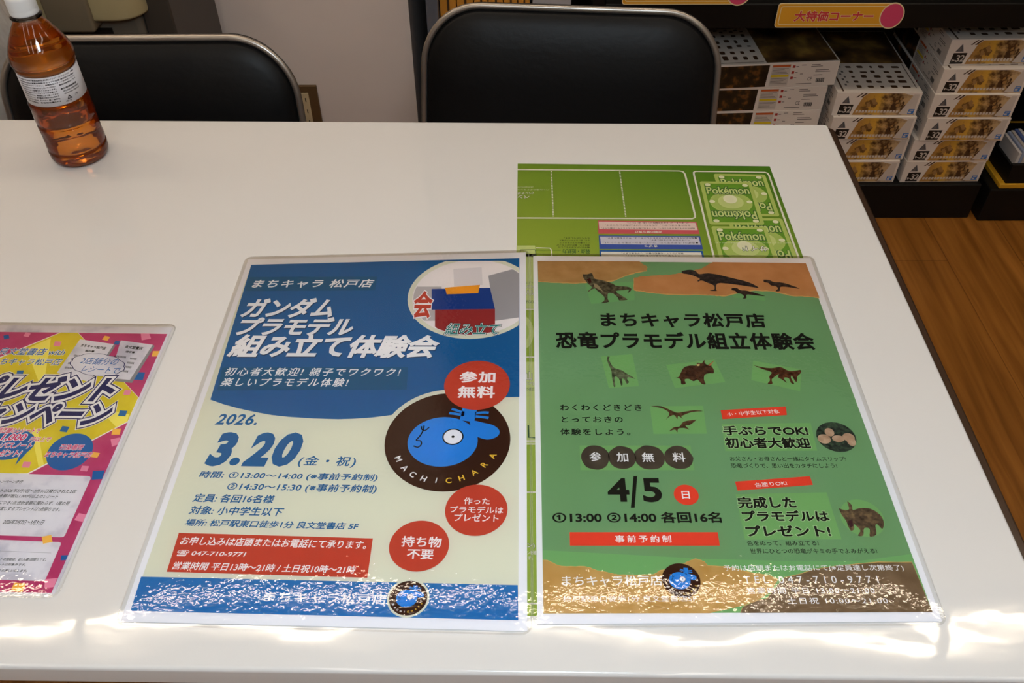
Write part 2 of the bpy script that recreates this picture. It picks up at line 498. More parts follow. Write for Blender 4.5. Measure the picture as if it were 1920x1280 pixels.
def logo(sh, c, R, Ry, layer, ring=None):
    """round brown badge with a sky-blue animal head"""
    def N(x, y): return (c[0] + (x - 1533) / 283 * R, c[1] - (y - 166) / 221 * Ry)
    def E(x, y, rx, ry, n=40): return [N(x + rx * math.cos(2 * math.pi * i / n), y + ry * math.sin(2 * math.pi * i / n)) for i in range(n)]
    g = obj('logo', [sh.pos(*p, layer) for p in E(1533, 166, 283, 221, 64)], [tuple(range(64))], I_brown, sh.root)
    sh.polyuv('animal_head', E(1511, 172, 158, 111), I_sky, layer + 1, g)
    sh.polyuv('animal_ear', curve([N(*p) for p in ((1625, 72), (1690, 88), (1740, 102), (1766, 128), (1755, 152), (1718, 165), (1680, 158), (1640, 140))]), I_sky, layer + 1.2, g)
    b = MB()
    for pts, w in ((((1626, 5), (1622, 40), (1614, 80)), .24), (((1540, 22), (1560, 28), (1600, 42)), .05), (((1530, 42), (1560, 46), (1600, 52)), .05), (((1650, 44), (1690, 40), (1714, 42)), .05), (((1650, 58), (1690, 62), (1714, 66)), .05)):
        ribbon(sh, curve([N(*p) for p in pts]), w * R, layer + 1.4, b)
    b.build('antler', I_sky, g)
    b = MB()
    for pts in (((1408, 103), (1412, 118), (1428, 122), (1444, 108)), ((1420, 100), (1418, 122), (1406, 148), (1392, 166), (1412, 170), (1416, 186), (1402, 198), (1382, 192))):
        ribbon(sh, curve([N(*p) for p in pts]), .022 * R, layer + 2, b)
    b.build('face_line', I_black, g)
    sh.polyuv('eye_rim', E(1556, 152, 48, 37), I_black, layer + 2, g)
    sh.polyuv('eye', E(1556, 152, 42, 32), I_white, layer + 3, g)
    sh.polyuv('pupil', E(1556, 152, 7, 5.5, 16), I_black, layer + 4, g)
    for nm, mm_, L in (('white_lettering', I_white, (('M', 1322, 248), ('A', 1355, 288), ('C', 1393, 315), ('H', 1442, 333), ('i', 1498, 340))),
                       ('yellow_lettering', I_yellow, (('C', 1551, 341), ('H', 1606, 331), ('A', 1660, 308), ('R', 1703, 275), ('A', 1738, 238)))):
        b = MB()
        for ch, x, y in L:
            v, f = glyphs(ch, bold=.02)
            mx_, my_ = (min(p.x for p in v) + max(p.x for p in v)) / 2, (min(p.y for p in v) + max(p.y for p in v)) / 2
            q = Vector(N(x, y)); d = (Vector(c) - q).normalized(); ux = Vector((d.y, -d.x)); sz = .14 * R
            b.add([sh.pos(*(q + ux * (p.x - mx_) * sz + d * (p.y - my_) * sz), layer + 1) for p in v], f)
        b.build(nm, mm_, g)
    return g


# ================================================================== POSTER 1 (blue and cream)
A = Z(400, 470, 3.2); B = Z(200, 760, 2.4)
pq = quadpx([(466, 487), (986, 474), (988.7, 1184), (226, 1166)])
c0 = sum((Vector(p) for p in pq), Vector()) / 4
p1 = thing('laminated_poster', 'blue and cream laminated event poster dated 3.20 lying on the white table', 'poster', (c0.x, c0.y, T))
slab('paper', pq, T + .0006, T + .0008, paper_m, p1)
s = sheet_from(pq, T + .00085, p1)
s.rows = [(490, -.025), (530, -.004), (660, .004), (720, .004), (900, .018), (1000, .024), (1160, .024)]   # how the rows of print run on the slightly curled sheet
prn = [(471.2, 496.2), (973.8, 483.8), (971.7, 1162.5), (244.6, 1145)]
s.poly('cream_print', prn, I_cream, 0)
U = [s.px(p) for p in prn]
umax, vmax = U[1][0], (U[0][1] + U[1][1]) / 2
blue_pts = [A(228, 84), A(1836, 44), A(1836, 877)] + [A(*p) for p in ((1700, 880), (1400, 910), (1200, 960), (1070, 985), (950, 1000), (850, 1007), (750, 1010), (600, 1006), (450, 996), (350, 985), (250, 967), (150, 945), (60, 920), (-18, 893))]
s.poly('blue_print', blue_pts, I_blue, 1)
s.poly('heading_patch', [A(215, 158), A(985, 155), A(970, 238), A(190, 242)], I_teal, 2)
s.poly('subtitle_patch', [A(55, 700), A(1168, 697), A(1160, 832), A(22, 838)], I_teal, 2)
s.text('shop_name_lettering', [('まちキャラ 松戸店', A(230, 222), A(958, 172))], I_white, 4, shear=.2, sp=1.15, bold=.02)
tl = [('ガンダム', A(165, 398), A(703, 288)), ('プラモデル', A(138, 505), A(825, 403)), ('組み立て体験会', A(85, 634), A(1338, 511))]
s.text('title_shadow', [(a, (b_[0] + 1.2, b_[1] + 1.6), (c_[0] + 1.2, c_[1] + 1.6)) for a, b_, c_ in tl], I_shadow, 3, shear=.24, sp=.95, grow=.036)
s.text('title_lettering', tl, I_white, 4, shear=.24, sp=.95, grow=.036)
s.text('subtitle_lettering', [('初心者大歓迎! 親子でワクワク!', A(65, 748), A(1120, 705)), ('楽しいプラモデル体験!', A(40, 812), A(805, 765))], I_white, 4, shear=.2, sp=1.25, bold=.015)
# picture disc with plain toy blocks
s.lim = (-1, -1, umax, vmax)
ring = s.ell(A(1163, 297), A(1945, 285), A(1560, 36), A(1510, 529), 64)
disc = s.polyuv('picture_disc', ring, I_cream, 2)
inn = s.ell(A(1192, 297), A(1916, 285), A(1560, 56), A(1510, 508), 64)
s.polyuv('picture_ground', inn, ink('picture_pale', (222, 216, 217)), 3, disc)
cxy = (sum(p[0] for p in inn) / 64, sum(p[1] for p in inn) / 64); rxx = (max(p[0] for p in inn) - min(p[0] for p in inn)) / 2
def inside(pts):       # keep a block inside the disc
    o = []
    rx = .0 + (s.px(A(1916, 285))[0] - s.px(A(1192, 297))[0]) / 2 * .985; cx = (s.px(A(1916, 285))[0] + s.px(A(1192, 297))[0]) / 2
    t_, b_ = s.px(A(1560, 56))[1], s.px(A(1510, 508))[1]; ry, cy = (t_ - b_) / 2 * .985, (t_ + b_) / 2
    for i, p in enumerate(pts):
        q = pts[(i + 1) % len(pts)]
        for k in range(8):
            u, v = p[0] + (q[0] - p[0]) * k / 8, p[1] + (q[1] - p[1]) * k / 8
            d = math.hypot((u - cx) / rx, (v - cy) / ry)
            if d > 1: u, v = cx + (u - cx) / d, cy + (v - cy) / d
            o.append((u, v))
    return o
def blk(name, pts, rgb, layer):
    return s.polyuv(name, inside([s.px(A(*p)) for p in pts]), ink('block_' + name.split('_')[0] + str(len(_mats)), rgb), layer, disc)
blk('grey_block', [(1200, 215), (1370, 215), (1370, 420), (1200, 420)], (172, 168, 170), 4)
blk('grey_block', [(1650, 150), (1836, 100), (1836, 400), (1690, 420)], (150, 148, 152), 4)
blk('red_block', [(1330, 350), (1690, 350), (1690, 520), (1330, 520)], (140, 45, 45), 4.6)
blk('blue_block', [(1310, 230), (1660, 222), (1690, 350), (1310, 355)], (28, 58, 128), 5.2)
blk('orange_block', [(1390, 222), (1600, 205), (1590, 255), (1400, 262)], (225, 150, 40), 5.8)
blk('white_block', [(1440, 110), (1610, 100), (1615, 205), (1445, 215)], (205, 200, 203), 5.8)
s.text('red_picture_outline', [('会', A(1195, 400), A(1300, 248))], I_white, 6.4, disc, grow=.07)
s.text('red_picture_lettering', [('会', A(1195, 400), A(1300, 248))], I_red, 7, disc, bold=.03)
s.text('picture_outline', [('組み立て', A(1388, 502), A(1722, 437))], I_black, 6.4, disc, shear=.2, grow=.08)
s.text('picture_white_edge', [('組み立て', A(1388, 502), A(1722, 437))], I_white, 7, disc, shear=.2, grow=.045)
s.text('picture_lettering', [('組み立て', A(1388, 502), A(1722, 437))], ink('teal', (35, 120, 115)), 7.6, disc, shear=.2, bold=.01)
s.lim = None
# logo with a cream ring
lg = [s.px(p) for p in ((720.8, 831), (957, 826), (850, 737), (833, 921.7))]
lc = ((lg[0][0] + lg[1][0]) / 2, (lg[2][1] + lg[3][1]) / 2); lR, lRy = (lg[1][0] - lg[0][0]) / 2, (lg[2][1] - lg[3][1]) / 2
s.polyuv('logo_ring', [(min(umax, lc[0] + (lR + .0045) * math.cos(2 * math.pi * i / 64)), lc[1] + (lRy + .0045) * math.sin(2 * math.pi * i / 64)) for i in range(64)], I_cream, 2)
logo(s, lc, lR, lRy, 3)


def badge(sh, name, l_, r_, t_, b_, lines, layer, m=None, lm=None, **kw):
    g = sh.polyuv(name, sh.ell(l_, r_, t_, b_), m or I_red, layer)
    sh.text('lettering', lines, lm or I_white, layer + 1, g, **kw)
    return g


badge(s, 'free_entry_badge', A(1385, 803), A(1780, 800), A(1590, 661), A(1575, 956), [('参加', A(1478, 790), A(1688, 728)), ('無料', A(1468, 882), A(1685, 815))], 9, grow=.03, sp=1.1)
badge(s, 'gift_badge', B(1523, 470), B(1804, 470), B(1665, 357), B(1660, 588), [('作った', B(1607, 445), B(1722, 418)), ('プラモデルは', B(1545, 482), B(1783, 458)), ('プレゼント', B(1563, 520), B(1762, 492))], 9, bold=.015)
badge(s, 'nothing_to_bring_badge', B(1271, 632), B(1541, 632), B(1410, 519), B(1400, 748), [('持ち物', B(1325, 635), B(1503, 593)), ('不要', B(1350, 690), B(1467, 650))], 9, bold=.02)
s.text('year_lettering', [('2026.', B(488, 85), B(672, 41))], I_txt, 3, shear=.22, bold=.025, sp=1.1)
s.text('date_lettering', [('3', B(435, 273), B(553, 120)), ('.', B(547, 270), B(592, 234)), ('2', B(604, 273), B(722, 121)), ('0', B(730, 275), B(855, 121))], I_txt, 3, shear=.22, grow=.055, fit=True)
s.text('day_lettering', [('(金・祝)', B(858, 276), B(1115, 230))], I_txt, 3, shear=.15, sp=1.2, bold=.015)
s.text('time_lettering', [('時間: ①13:00〜14:00 (※事前予約制)', B(412, 329), B(1215, 309)), ('②14:30〜15:30 (※事前予約制)', B(538, 385), B(1210, 358))], I_txt, 3, shear=.15, bold=.02, sp=1.05)
s.text('details_lettering', [('定員: 各回16名様', B(385, 433), B(748, 404)), ('対象: 小中学生以下', B(368, 489), B(790, 460)), ('場所: 松戸駅東口徒歩1分 良文堂書店 5F', B(350, 541), B(1130, 528))], I_txt, 3, shear=.15, bold=.02)
bx = s.poly('contact_box', [B(325, 573), B(1198, 598), B(1173, 775), B(270, 748)], I_red, 3)
s.text('lettering', [('お申し込みは店頭またはお電話にて承ります。', B(328, 626), B(1165, 609)), ('☎ 047-710-9771', B(312, 677), B(622, 657)), ('営業時間 平日13時〜21時 / 土日祝10時〜21時', B(294, 737), B(1117, 722))], I_white, 4, bx, shear=.15, bold=.018)
bb = s.poly('blue_band', [B(155, 770), B(1850, 808), B(1852, 966), B(107, 924)], I_blue2, 2)
s.text('lettering', [('まちキャラ松戸店', B(705, 882), B(1255, 850))], I_white, 3, bb, sp=1.15, bold=.015)
lc2 = s.px(B(1357, 866)); s.polyuv('small_logo_ring', [(lc2[0] + .0158 * math.cos(2 * math.pi * i / 40), lc2[1] + .0158 * math.sin(2 * math.pi * i / 40)) for i in range(40)], I_cream, 3)
logo(s, lc2, .0142, .0142, 4)
film(s, grow_quad(pq, .0035), T + .0014, p1)

# ================================================================== POSTER 2 (green dinosaur)
Cz = Z(980, 470, 3.3103); D = Z(980, 810, 3.369); E = Z(1330, 740, 2.8435)
pq = quadpx([(999.6, 480.6), (1519, 485), (1766, 1165.5), (1007.3, 1171)])
c0 = sum((Vector(p) for p in pq), Vector()) / 4
p2 = thing('laminated_poster', 'green laminated dinosaur event poster dated 4/5, right of the blue and cream one', 'poster', (c0.x, c0.y, T))
slab('paper', pq, T + .0006, T + .0008, paper_m, p2)
s = sheet_from(pq, T + .00085, p2)
s.rows = [(490, .0085), (700, .004), (1150, -.003)]
G_main = ink('green', (97, 152, 108)); mottle(G_main, [(112, 156, 104), (115, 160, 114)], 7, 2); G_lite = ink('light_green', (110, 158, 96)); G_low = ink('lower_green', (106, 158, 98))
KR1 = mottle(ink('kraft_tan', (156, 116, 66)), [(166, 126, 74), (184, 144, 92)], 60, 5); KR2 = mottle(ink('kraft_orange', (166, 112, 66)), [(180, 124, 74), (196, 140, 90)], 40, 5)
KR3 = mottle(ink('kraft_gold', (176, 136, 70)), [(184, 142, 74), (206, 168, 106)], 45, 5); KR4 = mottle(ink('kraft_brown', (104, 82, 58)), [(108, 86, 62), (132, 108, 82)], 60, 5)
I_edge = ink('torn_edge', (196, 152, 92)); I_red2 = ink('banner_red', (212, 62, 42))
s.poly('green_print', [(1008, 489), (1511, 493.3), (1748.5, 1147), (1019, 1150)], G_main, 0)
s.poly('lower_green_print', [D(128, 745), D(600, 770), D(1150, 800), E(400, 885), E(800, 885), E(1078, 848), (1748.5, 1147), (1019, 1150)], G_low, .5)


def rough(pts, amp, k=5):
    o = []
    for i, p in enumerate(pts[:-1]):
        q = pts[i + 1]
        for j in range(k):
            a = j / k; o.append((p[0] + (q[0] - p[0]) * a + random.uniform(-amp, amp) * (i + j > 0), p[1] + (q[1] - p[1]) * a + random.uniform(-amp, amp) * (i + j > 0)))
    o.append(pts[-1]); return o


def torn(name, edge, close, m, layer, off=(0, 1.4)):
    e_ = rough(edge, .5)
    g = s.poly(name, [(x + off[0], y + off[1]) for x, y in e_] + close, I_edge, layer)
    e2 = rough(edge, .6)
    s.poly('torn_sheet', [(x, y) for x, y in e2] + close, m, layer + .6, g)


torn('torn_paper', [Cz(*p) for p in ((725, 66), (745, 82), (772, 98), (772, 122), (700, 135), (640, 152), (590, 172), (560, 185), (480, 190), (330, 198), (200, 195), (97, 189))], [Cz(93, 63)], KR1, 1)
torn('torn_paper', [Cz(*p) for p in ((1842, 290), (1770, 280), (1680, 278), (1560, 250), (1440, 243), (1350, 255), (1260, 278), (1190, 275), (1120, 270), (900, 268), (830, 262), (750, 250), (705, 245), (690, 240), (690, 168), (750, 158), (850, 152), (950, 146), (1010, 128), (1060, 122), (1110, 110), (1150, 85), (1180, 70))], [Cz(1757, 77)], KR2, 1)
torn('torn_paper', [D(*p) for p in ((128, 808), (160, 812), (210, 838), (250, 850), (390, 850), (430, 860), (470, 875), (540, 888), (600, 903), (700, 905), (830, 900), (870, 875), (960, 850), (1020, 830), (1090, 800), (1150, 820), (1170, 845), (1280, 850))] + [E(*p) for p in ((110, 918), (200, 945), (320, 965), (365, 985), (330, 1050), (240, 1105), (150, 1130), (60, 1150), (0, 1164))], [D(131, 1145)], KR3, 1, (0, -1.2))
torn('torn_paper', [E(*p) for p in ((165, 1163), (180, 1130), (250, 1100), (310, 1085), (350, 1030), (400, 975), (470, 960), (560, 930), (700, 910), (900, 893), (1080, 893))], [E(1190, 1158)], KR4, 2.4, (0, -1))
s.text('heading_lettering', [('まちキャラ松戸店', Cz(492, 470), Cz(1512, 392)), ('恐竜プラモデル組立体験会', Cz(212, 604), Cz(1820, 513))], I_black, 3, sp=1.08, grow=.034)
for q in ([(485, 655), (680, 642), (722, 840), (535, 852)], [(890, 708), (1190, 675), (1258, 815), (945, 852)], [(1430, 682), (1728, 735), (1722, 872), (1418, 802)], [(790, 965), (1120, 962), (1143, 1135), (812, 1137)], [(385, 200), (690, 195), (695, 305), (425, 330)], [(1275, 255), (1495, 255), (1505, 310), (1310, 290)]):
    s.poly('picture_patch', [Cz(*p) for p in q], G_lite if q[0][0] not in (385, 1275) else ink('faint_green', (104, 154, 98)), 1.8 if q[0][0] not in (385, 1275) else .8)


def dino(name, fn, pts, rgb, rgb2, layer=4, extra=()):
    m = mottle(ink(name, rgb), [rgb2, rgb, tuple(int(v * .62) for v in rgb)], 260, 4)
    g = s.polyuv(name, curve([s.px(fn(*p)) for p in pts] + [s.px(fn(*pts[0]))], 3)[:-1], m, layer)
    for nm, pp, c in extra:
        s.polyuv(nm, [s.px(fn(*p)) for p in pp], ink(nm + '_' + name, c), layer + 1, g)
    return g


dino('roaring_dinosaur_picture', Cz, [(372, 145), (400, 146), (430, 140), (440, 165), (450, 175), (500, 185), (560, 205), (580, 218), (640, 222), (672, 232), (670, 250), (650, 262), (660, 242), (630, 245), (580, 250), (600, 270), (640, 295), (648, 305), (600, 308), (590, 290), (560, 265), (530, 265), (528, 300), (535, 318), (485, 325), (505, 312), (505, 285), (465, 250), (450, 235), (430, 240), (410, 255), (405, 250), (430, 228), (405, 205), (390, 185), (378, 170)], (82, 74, 54), (112, 104, 80), extra=[('mouth', [(398, 178), (420, 170), (428, 195), (415, 205)], (58, 24, 20)), ('belly', [(440, 200), (470, 215), (500, 255), (470, 240), (445, 225)], (136, 122, 92))])
dino('dark_dinosaur_picture', Cz, [(988, 125), (1040, 118), (1075, 128), (1095, 145), (1150, 140), (1220, 150), (1300, 170), (1400, 195), (1465, 230), (1380, 218), (1280, 205), (1210, 203), (1200, 240), (1205, 250), (1160, 248), (1190, 240), (1185, 215), (1150, 200), (1110, 185), (1090, 192), (1085, 185), (1100, 175), (1060, 155), (1020, 145), (990, 140)], (48, 40, 38), (70, 58, 52))
dino('young_dinosaur_picture', Cz, [(1495, 180), (1530, 182), (1560, 195), (1620, 200), (1720, 235), (1640, 225), (1600, 225), (1595, 250), (1570, 250), (1585, 235), (1570, 220), (1540, 215), (1525, 200), (1498, 195)], (56, 42, 36), (76, 60, 50))
dino('young_dinosaur_picture', Cz, [(1297, 232), (1330, 232), (1350, 245), (1400, 250), (1505, 282), (1430, 275), (1390, 273), (1388, 295), (1365, 297), (1375, 285), (1360, 270), (1330, 262), (1320, 250), (1298, 245)], (56, 42, 36), (76, 60, 50))
dino('long_necked_dinosaur_picture', Cz, [(525, 657), (540, 658), (535, 672), (550, 705), (570, 728), (610, 740), (650, 765), (700, 795), (655, 785), (650, 800), (660, 815), (645, 825), (632, 800), (618, 795), (620, 830), (610, 835), (598, 795), (575, 780), (570, 800), (575, 840), (565, 842), (555, 790), (550, 745), (535, 710), (524, 680)], (86, 92, 66), (120, 126, 96))
dino('horned_dinosaur_picture', Cz, [(925, 790), (965, 785), (980, 760), (1000, 725), (1040, 712), (1075, 712), (1085, 695), (1110, 700), (1122, 684), (1130, 680), (1130, 695), (1150, 708), (1190, 680), (1170, 710), (1185, 735), (1185, 760), (1160, 760), (1130, 770), (1125, 800), (1135, 828), (1110, 825), (1085, 800), (1060, 810), (1030, 795), (1005, 800), (1012, 825), (985, 828), (980, 800), (960, 790)], (74, 46, 32), (98, 64, 44), extra=[('frill_mark', [(1078, 705), (1100, 702), (1096, 716), (1082, 716)], (190, 165, 110)), ('horn', [(1150, 712), (1190, 681), (1165, 715)], (170, 110, 70))])
dino('running_dinosaur_picture', Cz, [(1430, 710), (1500, 725), (1550, 728), (1600, 722), (1650, 745), (1690, 745), (1725, 740), (1725, 760), (1705, 780), (1700, 815), (1685, 800), (1670, 775), (1665, 790), (1685, 825), (1665, 820), (1650, 790), (1620, 790), (1640, 820), (1610, 800), (1585, 785), (1590, 765), (1560, 785), (1545, 800), (1550, 825), (1520, 825), (1535, 805), (1530, 780), (1545, 755), (1490, 735)], (78, 44, 28), (112, 66, 40))
dino('flying_reptile_picture', Cz, [(795, 965), (860, 965), (930, 995), (960, 1005), (1000, 1000), (1060, 990), (1120, 995), (1050, 1002), (1000, 1020), (985, 1030), (995, 1045), (965, 1025), (960, 1045), (940, 1020), (910, 1030), (890, 1048), (910, 1010), (870, 980)], (62, 58, 36), (92, 84, 52))
dino('flying_reptile_picture', Cz, [(1080, 1048), (1040, 1080), (1010, 1085), (1035, 1110), (1000, 1100), (965, 1105), (960, 1128), (945, 1110), (910, 1120), (940, 1095), (975, 1090), (1000, 1060)], (84, 58, 38), (110, 78, 54))
s.text('slogan_lettering', [('わくわくどきどき', Cz(235, 992), Cz(740, 955)), ('とっておきの', Cz(243, 1064), Cz(622, 1030)), ('体験をしよう。', Cz(235, 1143), Cz(668, 1105))], I_black, 3, sp=1.25, bold=.02)
s.poly('pebble_patch', [D(360, 85), D(1060, 85), D(1085, 240), D(365, 240)], G_lite, 1.8)
peb_m = mottle(ink('pebble', (74, 64, 54)), [(66, 56, 47), (84, 74, 62)], 90, 3)
for (l_, r_, t_, b_, ch, c0_, c1_) in ((365, 550, 84, 238, '参', (425, 182), (497, 128)), (540, 720, 89, 236, '加', (597, 187), (668, 130)), (705, 902, 84, 240, '無', (758, 188), (833, 130)), (893, 1076, 88, 238, '料', (953, 188), (1030, 130))):
    yy = (t_ + b_) / 2; xx = (l_ + r_) / 2
    pts = s.ell(D(l_, yy), D(r_, yy), D(xx, t_), D(xx, b_), 14)
    cxx, cyy = sum(p[0] for p in pts) / 14, sum(p[1] for p in pts) / 14
    pts = [(cxx + (u - cxx) * random.uniform(.93, 1.04), cyy + (v - cyy) * random.uniform(.93, 1.04)) for u, v in pts]
    g = s.polyuv('pebble', curve(pts + [pts[0]], 4)[:-1], peb_m, 3)
    s.text('lettering', [(ch, D(*c0_), D(*c1_))], I_white, 4, g, bold=.015)
s.text('date_lettering', [('4', D(542, 440), D(680, 290)), ('/', D(683, 478), D(747, 277)), ('5', D(765, 443), D(888, 290))], I_black, 3, grow=.03, fit=True)
badge(s, 'sunday_badge', D(955, 395), D(1111, 396), D(1035, 332), D(1030, 461), [('日', D(1010, 420), D(1057, 373))], 3, m=I_red2, bold=.02)
s.text('time_lettering', [('①13:00 ②14:00 各回16名', D(192, 571), D(1257, 505))], I_black, 3, bold=.03)
g = s.poly('reservation_banner', [D(297, 632), D(1232, 632), D(1245, 717), D(299, 717)], I_red2, 3)
s.text('lettering', [('事前予約制', D(587, 697), D(940, 652))], I_white, 4, g, sp=1.4, bold=.015)
I_dk = ink('dark_text', (34, 40, 30))
g = s.poly('audience_tag', [E(60, 82), E(408, 62), E(413, 108), E(70, 130)], I_red2, 3)
s.text('lettering', [('小・中学生以下対象', E(98, 115), E(376, 76), dict(br=E(375, 99)))], I_white, 4, g, bold=.005)
s.poly('offer_patch', [E(65, 155), E(540, 150), E(575, 298), E(85, 300)], G_lite, 1.8)
s.text('offer_glow', [('手ぶらでOK!', E(80, 215), E(530, 168)), ('初心者大歓迎', E(92, 283), E(542, 230))], ink('pale_halo', (160, 190, 140)), 2.6, grow=.075)
s.text('offer_lettering', [('手ぶらでOK!', E(80, 215), E(530, 168)), ('初心者大歓迎', E(92, 283), E(542, 230))], I_black, 3.4, grow=.036)
nest_m = mottle(ink('nest', (40, 48, 40)), [(22, 26, 22), (46, 58, 50), (70, 90, 66)], 300, 4)
g = s.polyuv('egg_picture', s.ell(E(572, 225), E(781, 226), E(665, 146), E(690, 305)), nest_m, 3)
egg_m = mottle(ink('egg', (182, 150, 124)), [(196, 166, 140), (170, 136, 110)], 150, 2)
for i, (x, y, a, c) in enumerate(((640, 200, 25, 22), (742, 227, 32, 22), (612, 236, 35, 25), (687, 234, 33, 18), (757, 249, 23, 25))):
    s.polyuv('egg', s.ell(E(x - a, y), E(x + a, y), E(x, y - c), E(x, y + c), 24), egg_m, 4 + i * .3, g)
s.text('small_lettering', [('お父さん・お母さんと一緒にタイムスリップ!', E(112, 352), E(730, 330)), ('恐竜づくりで、思い出をカタチにしよう!', E(118, 390), E(683, 366)), ('色をぬって、組み立てる!', E(203, 803), E(585, 777)), ('世界にひとつの恐竜がキミの手でよみがえる!', E(220, 846), E(897, 819))], I_dk, 3, bold=.008)
g = s.poly('painting_tag', [E(137, 463), E(536, 434), E(552, 480), E(150, 511)], I_red2, 3)
s.text('lettering', [('色塗りOK!', E(246, 493), E(418, 457), dict(br=E(416, 481)))], I_white, 4, g, bold=.005)
s.poly('gift_patch', [E(140, 530), E(625, 520), E(705, 770), E(190, 772)], G_lite, 1.8)
gl3 = [('完成した', E(160, 603), E(465, 545)), ('プラモデルは', E(183, 673), E(642, 618)), ('プレゼント!', E(203, 753), E(650, 698))]
s.text('gift_glow', gl3, ink('pale_halo', (0, 0, 0)), 2.6, grow=.075)
s.text('gift_lettering', gl3, I_black, 3.4, grow=.036)
s.polyuv('picture_patch', s.ell(E(700, 655), E(930, 655), E(815, 558), E(815, 757)), G_lite, 1.8)
dino('spiky_dinosaur_picture', E, [(690, 605), (725, 615), (745, 608), (735, 568), (760, 590), (765, 615), (800, 605), (860, 608), (910, 640), (930, 680), (922, 715), (895, 690), (885, 700), (890, 745), (855, 755), (855, 715), (825, 712), (820, 750), (792, 750), (805, 725), (785, 700), (770, 690), (772, 715), (755, 725), (740, 700), (728, 670), (705, 640)], (92, 74, 56), (134, 110, 78), extra=[('mouth', [(738, 672), (762, 668), (766, 700), (752, 708)], (60, 30, 36))])
s.text('footer_name_lettering', [('まちキャラ松戸店', D(250, 970), D(885, 905))], I_white, 4, bold=.012)
s.text('footer_address_lettering', [('松戸駅東口徒歩1分 良文堂書店5F', D(255, 1072), D(1100, 1032))], I_white, 4, bold=.003)
lc3 = s.px(D(1001, 935)); logo(s, lc3, .0145, .0145, 4)
s.text('contact_lettering', [('予約は店頭またはお電話にて(※定員達し次第終了)', E(80, 943), E(1040, 905)), ('TEL 047-710-9771', E(187, 1005), E(905, 965), dict(sp=1.6)), ('営業時間 平日 13:00〜21:00', E(205, 1061), E(885, 1025), dict(sp=1.2)), ('土日祝 10:00〜21:00', E(420, 1115), E(955, 1080), dict(sp=1.2))], I_white, 5, bold=.006)
film(s, grow_quad(pq, .0035), T + .0014, p2)

# ================================================================== POSTER 3 (magenta and yellow, cut by the frame)
Fz = Z(0, 590, 4.129); Gz = Z(0, 860, 3.048)
TRp, BRp = at(334, 609), at(108, 1123)
exv = Vector((1, -.0205, 0)); 
fq = [TRp - exv * .216, TRp, BRp, BRp - exv * .216]
pq = grow_quad(fq, -.004)
c0 = sum((Vector(p) for p in pq), Vector()) / 4
p3 = thing('laminated_poster', 'magenta and yellow laminated campaign flyer at the left edge of the table', 'poster', (c0.x, c0.y, T))
marb = mottle(mat('marbled_paper', (216, 214, 226), .7, spec=.2), [(196, 195, 208), (226, 224, 232), (232, 230, 236)], 34, 5, pos=[.36, .5, .7])
slab('paper', pq, T + .0002, T + .0004, marb, p3)
s = sheet_from(pq, T + .00045, p3)
pr_TR, pr_BR = s.px((313.6, 625.8)), s.px((96.8, 1111))
s.lim = (.006, pr_BR[1], pr_TR[0], pr_TR[1])
I_mag = mottle(ink('magenta', (190, 62, 112)), [(182, 54, 106), (196, 74, 122)], 50, 4); I_yel = mottle(ink('bright_yellow', (222, 204, 34)), [(214, 192, 22), (228, 214, 60)], 40, 4)
I_navy = ink('navy', (30, 34, 84)); I_mblue = ink('mid_blue', (26, 92, 156)); I_grey = ink('grey', (130, 130, 134)); I_pale = ink('pale_yellow', (232, 216, 96)); I_pink = ink('pink', (214, 130, 160)); I_orange = ink('confetti_orange', (232, 176, 76)); I_magt = ink('magenta_text', (196, 44, 100))
s.polyuv('magenta_print', [(.006, pr_TR[1]), pr_TR, (pr_BR[0], pr_BR[1]), (.006, pr_BR[1])], I_mag, 0)
yp = [(475, 132), (605, 135), (1070, 640), (988, 825), (210, 1227), (-900, 1227), (-900, 560), (0, 335)]
s.poly('white_star_edge', [Fz(*p) for p in ((467, 128), (612, 130), (1082, 640), (996, 832), (214, 1236), (-900, 1236), (-900, 550), (0, 326))], I_white, 1)
s.poly('yellow_star', [Fz(*p) for p in yp], I_yel, 1.6)
s.multi('pale_ray', [[s.px(Fz(*p)) for p in q] for q in (((395, 180), (205, 265), (330, 600)), ((240, 900), (300, 1180), (340, 1160), (290, 880)), ((760, 720), (1000, 770), (985, 825), (900, 870)))], I_pale, 2.2)
for nm, q, sd in (('receipt', ((620, 190), (882, 228), (690, 520), (440, 450)), ((882, 228), (895, 238), (705, 530), (690, 520))), ('receipt', ((935, 198), (1183, 232), (1005, 505), (850, 490)), ((1183, 232), (1198, 242), (1022, 528), (870, 512), (860, 492), (1005, 505)))):
    g = s.poly(nm, [Fz(*p) for p in q], marb, 3)
    s.poly('receipt_edge', [Fz(*p) for p in sd], I_grey, 3.4, g)
s.text('receipt_lettering', [('まちキャラ松戸店', Fz(622, 246), Fz(816, 250), dict(br=Fz(812, 272))), ('領収書', Fz(655, 286), Fz(727, 276), dict(br=Fz(725, 292))), ('良文堂書店', Fz(965, 258), Fz(1101, 250), dict(br=Fz(1098, 273))), ('領収書', Fz(968, 292), Fz(1042, 284), dict(br=Fz(1040, 299)))], I_black, 4.2, bold=.03)
bars = []
for (x, y, nn) in ((575, 315, 9), (555, 345, 5), (530, 375, 5), (505, 408, 8), (890, 320, 12), (1010, 338, 7), (990, 370, 7), (970, 402, 7), (945, 434, 7)):
    for i in range(nn):
        X = x + i * 7.5; Y = y + i * .9
        bars.append([s.px(Fz(*p)) for p in ((X, Y - 7), (X + 4, Y - 7), (X, Y + 8), (X - 4, Y + 8))])
s.multi('receipt_figures', bars, I_black, 4.2)
cl = []
